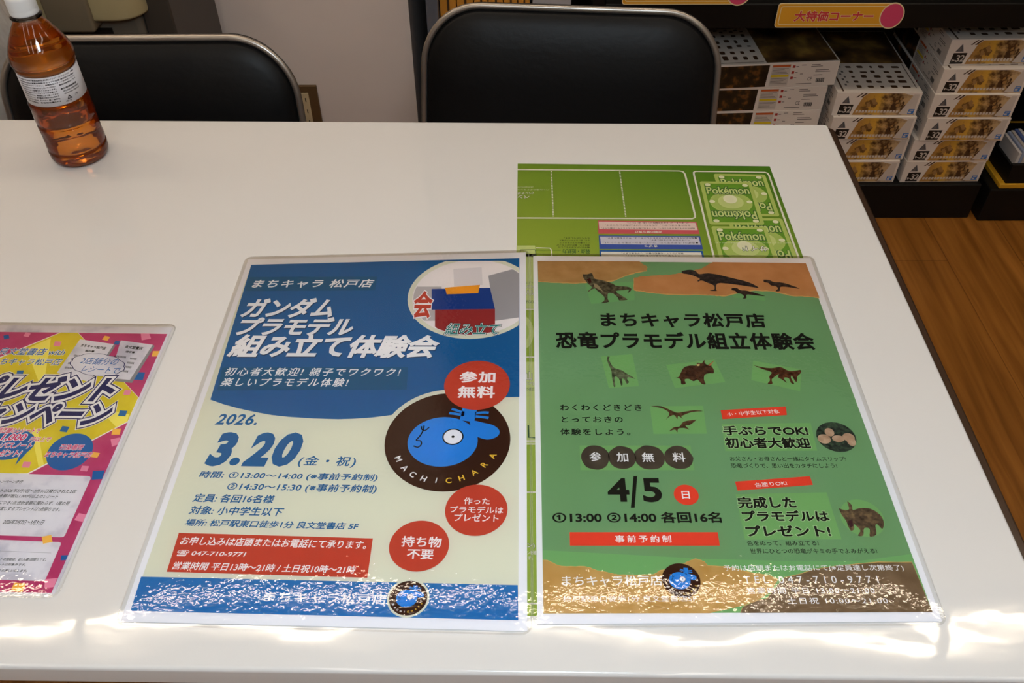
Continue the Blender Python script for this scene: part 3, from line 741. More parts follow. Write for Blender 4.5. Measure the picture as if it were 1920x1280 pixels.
for k in range(2):
    pts = []
    for i in range(72):
        a = 2 * math.pi * i / 72; rr = 1 + .06 * abs(math.sin(a * 5.5)) - (.035 if k else 0)
        pts.append(s.px(Fz(757 + 205 * rr * math.cos(a), 388 + 84 * rr * math.sin(a) + math.cos(a) * 12)))
    cl.append(pts)
g = s.polyuv('speech_cloud', cl[0], I_navy, 4.8); s.polyuv('cloud_fill', cl[1], marb, 5.4, g)
s.text('lettering', [('2店舗分の', Fz(612, 380), Fz(908, 340), dict(br=Fz(902, 392))), ('レシートで', Fz(625, 440), Fz(918, 410), dict(br=Fz(912, 456)))], I_mblue, 6, g, shear=.2, bold=.004)
for q in ([('良文堂書店 with', Fz(-20, 309), Fz(520, 262))], [('まちキャラ松戸店', Fz(-75, 385), Fz(492, 342))]):
    s.text('shop_outline', q, I_white, 3, shear=.2, grow=.05); s.text('shop_lettering', q, I_mblue, 3.6, shear=.2, bold=.012)
big = [('プレゼント', Fz(-265, 652), Fz(928, 488)), ('キャンペーン', Fz(-400, 850), Fz(888, 690))]
for nm, gr, mm_, ly in (('title_white_edge', .185, I_white, 6.2), ('title_navy_edge', .165, I_navy, 6.8), ('title_white_fill', .125, I_white, 7.4)):
    s.text(nm, big, mm_, ly, shear=.3, sp=.96, grow=gr)
s.text('title_lettering', big, I_navy, 8, shear=.3, sp=.96, grow=.042)
bp = s.ell(Fz(-110, 1010), Fz(262, 1010), Fz(76, 890), Fz(76, 1125)); g = s.polyuv('blue_bubble', bp, I_mblue, 3)
s.poly('bubble_tail', [Fz(150, 1090), Fz(215, 1060), Fz(118, 1165)], I_mblue, 3.2, g)
sm = [('両店舗のレシートで', Fz(-30, 914), Fz(322, 878)), ('1,000', Fz(0, 978), Fz(215, 925), dict(grow=.0)), ('円以上で', Fz(222, 980), Fz(402, 948)), ('キャンパスノート', Fz(-140, 1030), Fz(258, 992)), ('プレゼント!', Fz(-110, 1092), Fz(178, 1048))]
s.text('offer_outline', [(a[0], a[1], a[2]) for a in sm], I_white, 4.2, shear=.2, grow=.09)
s.text('offer_lettering', [(a[0], a[1], a[2]) for a in sm], I_magt, 5, shear=.2, bold=.02)
ep = []
for i in range(48):
    a = 2 * math.pi * i / 48; ep.append(s.px(Fz(540 + 180 * math.cos(a) + 22 * math.sin(-a), 1062 + 140 * math.sin(a) - 28 * math.cos(a))))
g = s.polyuv('blue_oval', ep, I_mblue, 3)
q = [('引換場所', Fz(455, 1046), Fz(656, 1006)), ('まちキャラ松戸店', Fz(340, 1102), Fz(722, 1064))]
s.text('lettering_outline', q, I_white, 4.2, g, shear=.2, grow=.065); s.text('lettering', q, I_magt, 5, g, shear=.2, bold=.02)
def panel(name, pts, m, layer):
    return s.polyuv(name, pts, m, layer)
P = [s.px(Gz(*p)) for p in ((-420, 66), (500, 98), (515, 101), (519, 112), (372, 436), (362, 446), (350, 448), (-560, 420))]
g = panel('terms_panel', P, marb, 2)
s.text('lettering', [('キャンペーン条件', Gz(-38, 138), Gz(137, 122)), ('対象レシート:2026年3月7日〜3月31日発行された2店', Gz(-130, 189), Gz(442, 177)), ('舗の購入金額が税込1,000円以上のレシート', Gz(-100, 220), Gz(338, 206)), ('レシート提示につき1点:合計金額に関わらず、1度の受', Gz(-140, 258), Gz(403, 244)), ('付でお渡しするプレゼントは1点限りです。', Gz(-70, 294), Gz(350, 278)), ('2026年3月7日〜3月31日', Gz(12, 373), Gz(258, 350))], I_dk, 3, g, shear=.25, bold=.01)
P = [s.px(Gz(*p)) for p in ((-560, 440), (335, 475), (346, 478), (348, 488), (260, 690), (252, 697), (240, 698), (-650, 672))]
g = panel('notes_panel', P, marb, 2)
s.text('lettering', [('プレゼントの受取は、お1人様1回限りです。', Gz(-70, 580), Gz(268, 568)), ('レシートは対象外です。', Gz(-50, 609), Gz(150, 598)), ('景品をお渡しいたします。', Gz(-50, 644), Gz(158, 632))], I_dk, 3, g, shear=.25, bold=.012)
s.multi('dotted_rule', [[s.px(Gz(*p)) for p in ((x, 526 + x * .035), (x + 3, 526 + x * .035), (x + 3, 529 + x * .035), (x, 529 + x * .035))] for x in range(-60, 290, 6)], I_grey, 3, g)
def conf(nm, m, L, fn):
    qs = []
    for (x, y, w) in L:
        a = random.uniform(-.35, .35); qq = []
        for sx, sy in ((-1, -1), (1, -1), (1, 1), (-1, 1)):
            dx, dy = sx * w / 2 * 1.15, sy * w / 2 * .85
            qq.append(s.px(fn(x + dx * math.cos(a) - dy * math.sin(a) * 1.3 - dy * .25, y + dx * math.sin(a) * .6 + dy * math.cos(a))))
        qs.append(qq)
    s.multi(nm, qs, m, 2.8)
conf('blue_confetti', I_mblue, [(50, 172, 38), (905, 217, 34), (155, 450, 44), (1075, 475, 70), (950, 763, 50), (500, 885, 50), (760, 1240, 80)], Fz); conf('blue_confetti', I_mblue, [(368, 565, 34)], Gz)
conf('pink_confetti', I_pink, [(210, 155, 36), (1130, 165, 66), (445, 225, 44), (985, 602, 44), (900, 985, 70), (205, 1160, 52), (655, 1190, 48)], Fz); conf('pink_confetti', I_pink, [(465, 335, 50), (290, 710, 60)], Gz)
conf('orange_confetti', I_orange, [(822, 182, 38), (1208, 302, 50), (900, 905, 56), (738, 1085, 46)], Fz); conf('orange_confetti', I_orange, [(270, 460, 50), (105, 735, 60)], Gz)
s.lim = None
film(s, fq, T + .0009, p3, s0=.03)

# ================================================================== PLAYMAT
Hz = Z(950, 290, 3.2); Iz = Z(1290, 300, 6.735); J = Z(960, 470, 3.457); K2 = Z(960, 820, 3.368)
mq = [at(970.6, 307), at(1443, 312), Vector((.3098, .3215, T)), Vector((.0005, .3185, T))]
c0 = sum((Vector(p) for p in mq), Vector()) / 4
pm = thing('card_playmat', 'green paper card-game playmat half hidden under the two large posters', 'playmat', (c0.x, c0.y, T))
MK = .87
gm = mat('mat_green', (90, 140, 30), .38, spec=.4)
t, n, l, b = nt(gm)
tc = n.new('ShaderNodeTexCoord'); mp = n.new('ShaderNodeMapping'); gr = n.new('ShaderNodeTexGradient'); cr = n.new('ShaderNodeValToRGB'); ad = n.new('ShaderNodeTexNoise'); ad.inputs['Scale'].default_value = 6
mp.inputs['Location'].default_value = (.45, 0, 0); mp.inputs['Rotation'].default_value = (0, 0, math.radians(-60)); mp.inputs['Scale'].default_value = (1.8, 1.8, 1)
e = cr.color_ramp.elements
e[0].position, e[0].color = .0, (*[v * MK for v in lin((150, 178, 60))], 1); e[1].position, e[1].color = 1, (*[v * MK for v in lin((70, 118, 22))], 1)
e2 = e.new(.55); e2.color = (*[v * MK for v in lin((140, 162, 52))], 1)
l.new(tc.outputs['Object'], mp.inputs[0]); l.new(mp.outputs[0], gr.inputs[0]); l.new(gr.outputs[0], cr.inputs[0]); l.new(cr.outputs[0], b.inputs['Base Color'])
slab('mat_sheet', mq, T + .00005, T + .00035, gm, pm)
s = sheet_from(mq, T + .00037, pm); Sheet.LZ = 2.2e-5
def inkm(name, rgb): return mat('mat_' + name, rgb, .4, k=MK, spec=.35)
M_white = inkm('white', (222, 218, 205)); M_line = inkm('pale', (168, 186, 96)); M_field = inkm('field', (98, 146, 40)); M_glow = inkm('glow', (216, 216, 180)); M_mid = inkm('mid', (160, 182, 92)); M_dk = inkm('deep', (36, 84, 50)); M_red = inkm('rose', (196, 84, 92)); M_pk = inkm('rose_pale', (222, 196, 186)); M_bl = inkm('cobalt', (58, 82, 158)); M_lav = inkm('lavender', (196, 192, 205)); M_txt = inkm('text', (44, 38, 30)); M_lg = inkm('leaf_pale', (186, 200, 124))
M_dk2 = inkm('cobalt_two', (30, 84, 150))
mlim = (0, 0, (mq[1] - mq[0]).length, s.px((1200, 309))[1])
def ring_uv(pts, w):
    b = MB(); ribbon(s, pts + [pts[0], pts[1]] if False else pts, w, 2, b); return b
def line(name, pts, w, m, layer, closed=False, parent=None):
    b = MB(); q = [s.px(p) for p in pts]
    if closed: q = q + [q[0]]
    ribbon(s, q, w, layer, b); return b.build(name, m, parent or pm)
line('bench_outline', [Hz(64, 89), Hz(500, 92), Hz(1035, 97), Hz(1058, 102), Hz(1070, 116), Hz(1130, 362), Hz(1130, 376), Hz(1112, 384), Hz(500, 381), Hz(60, 379)], .0022, M_white, 2)
for x0, y0, x1, y1 in ((268, 98, 280, 374), (678, 101, 715, 376)):
    N_ = 30
    s.multi('dotted_divider', [[s.px(Hz(x0 + (x1 - x0) * a - 4, y0 + (y1 - y0) * a)), s.px(Hz(x0 + (x1 - x0) * a + 4, y0 + (y1 - y0) * a)), s.px(Hz(x0 + (x1 - x0) * c + 4, y0 + (y1 - y0) * c)), s.px(Hz(x0 + (x1 - x0) * c - 4, y0 + (y1 - y0) * c))] for a, c in [(i / N_, (i + .55) / N_) for i in range(N_)]], M_white, 2, clamp=False)
line('side_outline', [Iz(330, 1235), Iz(220, 800), Iz(75, 185), Iz(72, 155), Iz(95, 143), Iz(500, 147), Iz(975, 154), Iz(1005, 166), Iz(1022, 190), Iz(1210, 720), Iz(1400, 1240)], .0022, M_white, 2)


def card(q, layer, top=True, bot=True, mid=True):
    q = [s.px(Iz(*p)) for p in q]
    def L(a, c):   # a across 0..1, c up 0..1 (from the bottom)
        b0 = (q[3][0] + (q[2][0] - q[3][0]) * a, q[3][1] + (q[2][1] - q[3][1]) * a); t0 = (q[0][0] + (q[1][0] - q[0][0]) * a, q[0][1] + (q[1][1] - q[0][1]) * a)
        return (b0[0] + (t0[0] - b0[0]) * c, b0[1] + (t0[1] - b0[1]) * c)
    def P(pts): return [L(*p) for p in pts]
    g = s.polyuv('card_picture', P(rrect(0, 0, 1, 1, .045, 4)), M_line, layer)
    s.polyuv('card_field', P(rrect(.07, .05, .93, .95, .03, 3)), M_field, layer + 1, g)
    def El(cx, cy, rx, ry, n=28): return P([(cx + rx * math.cos(2 * math.pi * i / n), cy + ry * math.sin(2 * math.pi * i / n)) for i in range(n)])
    s.polyuv('card_halo', El(.5, .5, .40, .25), M_mid, layer + 2, g)
    s.polyuv('card_glow', El(.5, .52, .24, .16), M_lg, layer + 3, g)
    s.polyuv('card_light', El(.5, .58, .13, .10), M_glow, layer + 4, g)
    for x, y in ((.14, .92), (.86, .92), (.14, .08), (.86, .08), (.15, .52), (.85, .52)): s.polyuv('card_dot', El(x, y, .055, .035, 16), M_glow, layer + 5, g)
    for nm, grow, mm_, ly in (('card_outline', .09, M_dk, layer + 6), ('card_lettering', .03, M_lg, layer + 7)):
        b = MB(); s.textgeo(b, 'Pokémon', L(.1, .70), L(.9, .88), ly, uv=True, grow=grow * .8); b.build(nm, mm_, g)
        b = MB(); s.textgeo(b, 'Pokémon', L(.1, .12), L(.9, .30), ly, uv=True, grow=grow * .8, rot=180); b.build(nm, mm_, g)
card([(320, 172), (972, 182), (1160, 710), (485, 705)], 2)
card([(500, 735), (1185, 735), (1420, 1330), (660, 1330)], 2)
card([(145, 270), (798, 284), (968, 818), (272, 815)], 11)
card([(290, 838), (988, 845), (1200, 1440), (450, 1440)], 11)
s.text('side_outline_lettering', [('サイド', Iz(690, 1150), Iz(985, 1092))], M_dk, 20, rot=180, grow=.07)
s.text('side_lettering', [('サイド', Iz(690, 1150), Iz(985, 1092))], M_white, 21, rot=180, bold=.02)
s.text('side_note_lettering', [('相手のポケモンをきぜつさせたら、ここから手札に加えます。', Iz(340, 1052), Iz(1297, 1047))], M_white, 20, rot=180, bold=.01)
# rule boxes
for (q, inner, mo, mi, lines, ttl) in (
        (((548, 394), (1138, 402), (1158, 476), (550, 474)), ((552, 401), (1132, 409), (1146, 453), (556, 447)), M_red, M_pk, (('相手のポケモンをきぜつさせて、サイドを先に取りきったプレイヤーの勝ちです。', (568, 446), (1128, 438)), ('自分の番のはじめに、山札を引けなければ負けになります。', (590, 428), (1100, 420)), ('くわしくは対戦の決まりへ', (720, 412), (1090, 405))), ('対戦の勝ち負け', (770, 470), (930, 457))),
        (((552, 484), (1160, 488), (1178, 568), (556, 566)), ((560, 491), (1152, 495), (1164, 541), (566, 537)), M_bl, M_lav, (('●きぜつしたポケモンと、ついているカードをトラッシュし、', (572, 533), (1148, 524)), ('ベンチのポケモンを出します。', (860, 517), (1100, 509)), ('●相手のポケモンをきぜつさせたプレイヤーは、サイドを取ります。', (600, 504), (1140, 495))), ('きぜつ', (828, 555), (902, 541))),
        (((556, 572), (1176, 576), (1192, 650), (560, 650)), ((566, 582), (1166, 586), (1182, 650), (572, 650)), M_dk2, M_white, (('後攻プレイヤーの最初の番は、ワザを使えます。', (690, 597), (1060, 588)), ('ワザを使ったら自分の番は終わります。', (715, 611), (1040, 602))), None)):
    g = s.poly('rule_box', [Hz(*p) for p in q], mo, 3)
    s.poly('rule_box_face', [Hz(*p) for p in inner], mi, 4, g)
    s.text('lettering', [(a, Hz(*b_), Hz(*c_)) for a, b_, c_ in lines], M_txt, 5, g, rot=180, bold=.01)
    if ttl: s.text('title_lettering', [(ttl[0], Hz(*ttl[1]), Hz(*ttl[2]))], M_white, 5, g, rot=180, bold=.015)
s.text('weakness_lettering', [('弱点・抵抗力', Hz(338, 592), Hz(498, 567))], M_dk, 4, rot=180, bold=.02)
s.text('note_lettering', [('相手のバトルポケモンとの', Hz(310, 560), Hz(498, 551)), ('相性です。相手のポケモンが', Hz(300, 547), Hz(498, 538)), ('ここに書かれているタイプ', Hz(318, 533), Hz(498, 524)), ('なら、受けるダメージが増え', Hz(318, 519), Hz(498, 510)), ('たりへったりします。', Hz(345, 505), Hz(498, 496))], M_txt, 4, rot=180, bold=.01)
line('weakness_rule', [Hz(165, 572), Hz(325, 573)], .0008, M_dk, 4)
bz = [('ベン', Hz(66, 262), Hz(136, 243)), ('(ベンチポ', Hz(66, 238), Hz(160, 221))]
s.text('bench_outline_lettering', bz, M_dk, 4, rot=180, grow=.05); s.text('bench_lettering', bz, M_white, 5, rot=180, bold=.015)
s.text('bench_note_lettering', [('バトル場のポケモンと', Hz(64, 214), Hz(255, 206)), ('入れかわるポケモンです', Hz(64, 199), Hz(160, 190))], M_white, 4, rot=180)
s.poly('pale_block', [Hz(60, 545), Hz(170, 545), Hz(178, 612), Hz(58, 612)], M_lg, 3)
line('block_outline', [Hz(80, 612), Hz(82, 570), Hz(172, 570), Hz(176, 612)], .001, M_dk, 4)
line('block_white_outline', [Hz(175, 558), Hz(258, 560), Hz(268, 570), Hz(272, 612)], .0014, M_white, 4)
# strip that shows between the two posters
s.poly('pale_strip', [J(60, 20), J(150, 20), J(155, 370), J(60, 370)], M_lg, 3)
s.poly('pale_strip', [J(60, 720), J(155, 720), J(155, 1250), J(60, 1250)], M_lg, 3)
s.multi('white_rule', [[s.px(J(*p)) for p in q] for q in (((60, 376), (155, 376), (155, 383), (60, 383)), ((60, 685), (155, 685), (155, 693), (60, 693)))] + [[s.px(K2(*p)) for p in q] for q in (((60, 340), (165, 340), (165, 351), (60, 351)), ((60, 1043), (165, 1043), (165, 1053), (60, 1053)))], M_white, 5)
s.polyuv('pale_ring', s.ell(J(-10, 530), J(140, 530), J(75, 420), J(75, 640)), M_lg, 3); s.polyuv('ring_centre', s.ell(J(20, 530), J(110, 530), J(65, 465), J(65, 590)), M_mid, 4)
s.text('strip_outline_lettering', [('バト', J(92, 244), J(138, 222)), ('ハル', J(92, 288), J(140, 255)), ('山', J(94, 838), J(130, 785)), ('ン)', J(92, 872), J(142, 850))], M_dk, 4, grow=.05)
s.text('strip_lettering', [('バト', J(92, 244), J(138, 222)), ('ハル', J(92, 288), J(140, 255)), ('山', J(94, 838), J(130, 785)), ('ン)', J(92, 872), J(142, 850))], M_white, 5, bold=.01)
s.text('strip_note_lettering', [('のポケ', J(90, 215), J(138, 198)), ('EGO', J(92, 340), J(140, 322)), ('の確認', J(90, 908), J(145, 885))], M_dk, 4)
s.text('strip_low_outline_lettering', [('ン)', K2(97, 700), K2(143, 668))], M_dk, 4, grow=.06)
s.text('strip_low_lettering', [('ン)', K2(97, 700), K2(143, 668)), ('ンを確', K2(97, 740), K2(152, 715)), ('す。', K2(100, 772), K2(132, 750))], M_white, 5, bold=.02)
line('strip_green_outline', [J(106, 1130), J(108, 1210), J(152, 1212)], .0014, M_dk, 5)
line('strip_pale_rule', [K2(60, 22), K2(160, 22)], .0016, M_white, 5); line('strip_pale_rule', [K2(60, 42), K2(160, 42)], .0012, M_white, 5)
Sheet.LZ = 4.5e-5

# ================================================================== BOTTLE
BC = Vector((-.5285, .9335, T))
bt = thing('tea_bottle', 'plastic bottle of amber tea with a white cap at the back left of the table', 'bottle', BC)
HB = .2
prof = [(.0, .004), (.022, .003), (.027, .0005), (.031, .002), (.0335, .008), (.034, .016), (.0328, .0185), (.034, .021), (.034, .05), (.0325, .053), (.034, .056), (.034, .079), (.0322, .083), (.0322, .119), (.0335, .122), (.0325, .1245), (.0345, .127), (.0345, .133), (.0338, .138), (.031, .145), (.026, .155), (.020, .165), (.0155, .1715), (.0132, .174), (.0128, .178)]
def dia(r, z, a):
    if .022 < z < .05: return r - .0011 * abs(math.sin(a * 7 + (z - .022) * 90)) * math.sin(math.pi * (z - .022) / .028)
    if .056 < z < .079: return r - .0011 * abs(math.sin(a * 7 - (z - .056) * 110)) * math.sin(math.pi * (z - .056) / .023)
    return r
def dense(p, k=4):
    o = []
    for i in range(len(p) - 1):
        for j in range(k): o.append((p[i][0] + (p[i + 1][0] - p[i][0]) * j / k, p[i][1] + (p[i + 1][1] - p[i][1]) * j / k))
    return o + [p[-1]]
shell = bpy.data.materials.new('clear_bottle_plastic'); shell.use_nodes = True
t = shell.node_tree; n = t.nodes; l = t.links; n.clear()
out = n.new('ShaderNodeOutputMaterial'); mixs = n.new('ShaderNodeMixShader'); trp = n.new('ShaderNodeBsdfTransparent'); gl = n.new('ShaderNodeBsdfGlossy'); fr = n.new('ShaderNodeFresnel')
gl.inputs['Roughness'].default_value = .03; fr.inputs[0].default_value = 1.5; trp.inputs[0].default_value = (.97, .97, .97, 1)
l.new(fr.outputs[0], mixs.inputs[0]); l.new(trp.outputs[0], mixs.inputs[1]); l.new(gl.outputs[0], mixs.inputs[2]); l.new(mixs.outputs[0], out.inputs[0])
MB().lathe(dense(prof), 96, BC, dia).build('bottle_shell', shell, bt, True)
tea = mat('amber_tea', (255, 170, 62), .0, k=1.0, trans=1, ior=1.33, spec=.5)
lp = [(max(0, r - .0011), z + .0006) for r, z in prof if z < .169]
t, n, l, b = nt(tea)
df = n.new('ShaderNodeBsdfDiffuse'); df.inputs[0].default_value = (*lin((240, 116, 24)), 1); ms = n.new('ShaderNodeMixShader'); ms.inputs[0].default_value = .13
l.new(b.outputs[0], ms.inputs[1]); l.new(df.outputs[0], ms.inputs[2]); l.new(ms.outputs[0], n['Material Output'].inputs[0])
MB().lathe(dense(lp) , 96, BC, dia).build('tea', tea, bt, True)
cap_m = mat('white_cap', (214, 216, 218), .45, k=1.1)
def rib(r, z, a): return r + (.00025 * math.sin(a * 60) if r > .014 and .186 < z < .1975 else 0)
MB().lathe([(.0, .1795), (.0148, .1795), (.0151, .181), (.0151, .1845), (.0148, .1852), (.0151, .186), (.0151, .1895), (.0150, .196), (.0143, .1985), (.0130, .1995), (0, .1997)], 120, BC, rib).build('cap', cap_m, bt, True)
MB().lathe([(.0128, .1755), (.0168, .1757), (.0168, .1772), (.0128, .178)], 48, BC).build('neck_ring', shell, bt, True)
lab_m = mat('bottle_label', (208, 206, 212), .35, k=1.1)
Rl, z0l, z1l = .0327, .0835, .1185
MB().lathe([(Rl, z0l), (Rl, z1l)], 96, BC).build('label', lab_m, bt, True)
lab = bt.children[-1]
lab.data.polygons.foreach_set('use_smooth', [True] * len(lab.data.polygons))
# lettering wrapped on the label; camera side azimuth
az0 = math.atan2(-BC.y, -BC.x)
def wrap(b, txt, u0, u1, v0, v1, bold=0, R=Rl + .00012):
    v, f = glyphs(txt, 0, 1, 0, bold + .02, 2)
    x0, x1 = min(p.x for p in v), max(p.x for p in v); y0, y1 = min(p.y for p in v), max(p.y for p in v)
    o = []
    for p in v:
        u = u0 + (u1 - u0) * (p.x - x0) / (x1 - x0); w = v0 + (v1 - v0) * (p.y - y0) / (y1 - y0)
        a = az0 + u / Rl; o.append(BC + Vector(((R + p.z * 2e-5) * math.cos(a), (R + p.z * 2e-5) * math.sin(a), z0l + w)))
    b.add(o, f)
I_lab = mat('label_ink', (46, 38, 40), .5)
b = MB()
LT = ['●名称:紅茶飲料 ●原材料名:紅茶(インド、スリランカ)、香料', '●内容量:500ml ●賞味期限:キャップに記載 ●保存方法:高温・', '直射日光をさけてください。●開栓後はすぐにお飲みください。']
for i, tx in enumerate(LT): wrap(b, tx, -.040, .028, .0315 - i * .0030, .0335 - i * .0030, .01)
L2 = ['容器をあたためたり凍らせたりしないでください', '衝撃などにより破損することがあります。', '中身が沈殿することがありますが品質には', '問題ありません。開栓前によく振ってから', 'お飲みください。●栄養成分表示100ml当たり', 'エネルギー0kcal、たんぱく質・脂質0g', '炭水化物0g、食塩相当量0.01g']
for i, tx in enumerate(L2): wrap(b, tx, -.040, .001, .0225 - i * .0030, .0245 - i * .0030, .01)
wrap(b, '●商品情報はこちら', .005, .027, .0226, .0245, .01); wrap(b, '●お客様相談室', .005, .026, .0176, .0198, .02); wrap(b, '0120-595955', .007, .028, .0145, .0163, .01); wrap(b, 'GOGO-TEA.JP', .007, .028, .0112, .0131, .02)
wrap(b, 'プラ', .0185, .0225, .0058, .0085, .02); wrap(b, 'PET ①', .006, .0125, .0022, .004, .02)
wrap(b, '△', .008, .0145, .0048, .0098, .03)
b.build('lettering', I_lab, lab)
I_cap = mat('cap_ink', (150, 110, 40), .5)
b = MB(); v, f = glyphs('MILK', .1, 1, .02)
x1 = max(p.x for p in v); b.add([BC + Vector(((p.x / x1 - .5) * .017, (p.y - .35) * .007, .19985)) for p in v], f); b.build('cap_lettering', I_cap, bt)

# ================================================================== CHAIRS
vinyl = add_bump(mat('black_vinyl', (13, 13, 14), .45, spec=.25), 90, .25, .0012, (1, 1, 1.6), 6)
chrome = mat('grey_metal_tube', (168, 162, 155), .3, metal=.85)


def chair(label, loc, rz, W_=.44, top=.79):
    g = thing('chair', label, 'chair', loc, rz, None)
    z0, zt, tilt = .46, top, math.radians(11)
    def bk(x, h, d):      # x across, h up the back, d towards the sitter
        return Vector((x, math.sin(tilt) * (h - (zt - z0)) - math.cos(tilt) * d, zt + math.cos(tilt) * (h - (zt - z0)) - math.sin(tilt) * d))
    Hh = zt - z0
    def outline(ins, n=10):
        o = []
        wb, wt = W_ / 2 + .008, W_ / 2 - .006
        for x, y in rrect(-W_ / 2 + ins, ins, W_ / 2 - ins, Hh - ins, .082 - ins * .6, n):
            o.append((x * ((wb + (wt - wb) * y / Hh) / (W_ / 2)), y))
        return o
    b = MB(); loops = []
    for ins, d in ((.004, -.016), (.004, .0), (.008, .007), (.02, .014), (.05, .021), (.09, .024)):
        loops.append([bk(x, y, d) for x, y in outline(ins)])
    n_ = len(loops[0]); v = [p for L in loops for p in L]; f = []
    for i in range(len(loops) - 1):
        for k in range(n_): f.append((i * n_ + k, i * n_ + (k + 1) % n_, (i + 1) * n_ + (k + 1) % n_, (i + 1) * n_ + k))
    f += [tuple(range(n_))[::-1], tuple(range((len(loops) - 1) * n_, len(loops) * n_))]
    MB().add(v, f).build('backrest', vinyl, g, True, world=False)
    MB().tube([bk(x, y, .0) for x, y in outline(0)], .0048, 10, True).build('back_frame', chrome, g, True, world=False)
    b = MB(); sp_ = rrect(-W_ / 2, -.43, W_ / 2, -.05, .07, 8)
    b.add([(x, y, .405) for x, y in sp_] + [(x, y, .44) for x, y in sp_] + [(x * .96, -.24 + (y + .24) * .95, .452) for x, y in sp_], [])
    n_ = len(sp_)
    b.f += [tuple(range(n_))[::-1], tuple(range(2 * n_, 3 * n_))] + [(i * n_ + k, i * n_ + (k + 1) % n_, (i + 1) * n_ + (k + 1) % n_, (i + 1) * n_ + k) for i in range(2) for k in range(n_)]
    b.build('seat', vinyl, g, True, world=False)
    for sx in (-1, 1):
        x = sx * (W_ / 2 - .02)
        MB().tube([(x, .02, .012), (x, -.035, .3), (x, -.05, .46), bk(x, .03, -.02), bk(x, .15, -.024)], .011, 10).build('leg', chrome, g, True, world=False)
        MB().tube([(x, -.44, .012), (x, -.40, .2), (x, -.36, .405)], .011, 10).build('leg', chrome, g, True, world=False)
    MB().tube([(-W_ / 2 + .02, -.21, .395), (W_ / 2 - .02, -.21, .395)], .009, 8).build('crossbar', chrome, g, True, world=False)
    return g


chair('black vinyl chair with grey tube edging, tucked in behind the tea bottle', (-.499, 1.125, 0), math.radians(.6), .41, .778)
chair('black vinyl chair with grey tube edging, tucked in behind the posters', (.085, 1.195, 0), math.radians(-4.6), .427, .786)

# ================================================================== SOCKET ON THE WALL
o1, o2 = aty(593.5, 158, WY), aty(606, 224, WY)
ou = thing('wall_socket', 'dark bronze power socket with ivory outlets low on the wall', 'socket', (o1.x - .058, WY, o1.z - .06))
MB().box((o1.x - .116, WY - .008, o1.z - .12), (o1.x, WY, o1.z)).build('plate', mat('bronze_plate', (104, 80, 52), .45, metal=.2), ou, bevel=.002)
iv = mat('ivory_outlet', (206, 186, 148), .4)
xs = aty(584, 200, WY).x
for k in range(2):
    ins = MB().box((xs - .028 - k * .04, WY - .0105, o1.z - .105), (xs - k * .04, WY - .006, o1.z - .017)).build('outlet', iv, ou, bevel=.001)
    b = MB()
    for zz in (.033, .062, .09):
        for dx in (.007, .017): b.box((xs - k * .04 - dx - .002, WY - .0108, o1.z - zz - .006), (xs - k * .04 - dx, WY - .0104, o1.z - zz + .004))
    b.build('slot', mat('slot_dark', (25, 22, 20), .6), ins)

# ================================================================== MACHINE, LEFT
mc = thing('office_machine', 'grey office machine with a beige lid standing by the wall behind the left chair', 'machine', (-.95, 1.64, 0))
body_m = mat('machine_grey', (112, 104, 92), .3, spec=.5); dark_m = mat('machine_dark', (66, 60, 54), .45); beige = mat('machine_beige', (178, 164, 124), .45); clip_m = mat('machine_clip', (120, 108, 88), .45)
YB0 = 1.56
xa = aty(262, 30, YB0).x; xb = aty(319, 30, YB0).x
zl = aty(150, 38, YB0 - .03).z
MB().box((-1.35, YB0, .02), (xa, YB0 + .26, zl)).build('body', body_m, mc, bevel=.012)
MB().box((xa + .001, YB0 + .01, .02), (xb, YB0 + .26, zl + .1)).build('side_panel', dark_m, mc, bevel=.004)
lid = MB().prism(rrect(-1.3, YB0 - .035, aty(262, 20, YB0 - .03).x, YB0 + .25, .05, 8), zl - .002, zl + .06).build('lid', beige, mc, bevel=.006)
c_ = aty(82, 20, YB0 - .04); d_ = aty(168, 20, YB0 - .04)
MB().box((c_.x, YB0 - .045, zl - .018), (d_.x, YB0 + .02, zl + .062)).build('clip', clip_m, mc, bevel=.006)
sl = aty(105, 58, YB0); sr = aty(212, 58, YB0)
MB().box((sl.x, YB0 - .002, sl.z - .008), (sr.x, YB0 + .004, sl.z + .006)).build('slot', mat('machine_slot', (14, 13, 12), .5), mc)

# bin with a pale liner, left edge
bn = thing('waste_bin', 'dark bin with a pale plastic liner at the far left behind the bottle', 'bin', (-.95, 1.31, 0))
MB().lathe([(0, 0), (.13, 0), (.135, .01), (.17, .57), (.172, .585), (.16, .585), (.125, .02), (0, .02)], 40, (-.95, 1.31, 0)).build('bin_body', mat('bin_dark', (74, 68, 58), .5), bn, True)
bag = add_bump(mat('liner_plastic', (196, 194, 190), .25, spec=.6, trans=.25), 22, .8, .02, (1, 1, .5), 3)
MB().lathe([(.181, .50), (.185, .57), (.187, .62), (.183, .68), (.16, .75), (.11, .79), (.05, .80), (0, .80)], 48, (-.95, 1.31, 0), lambda r, z, a: r * (1 + .03 * math.sin(a * 5 + z * 20) + .015 * math.sin(a * 11))).build('liner', bag, bn, True)

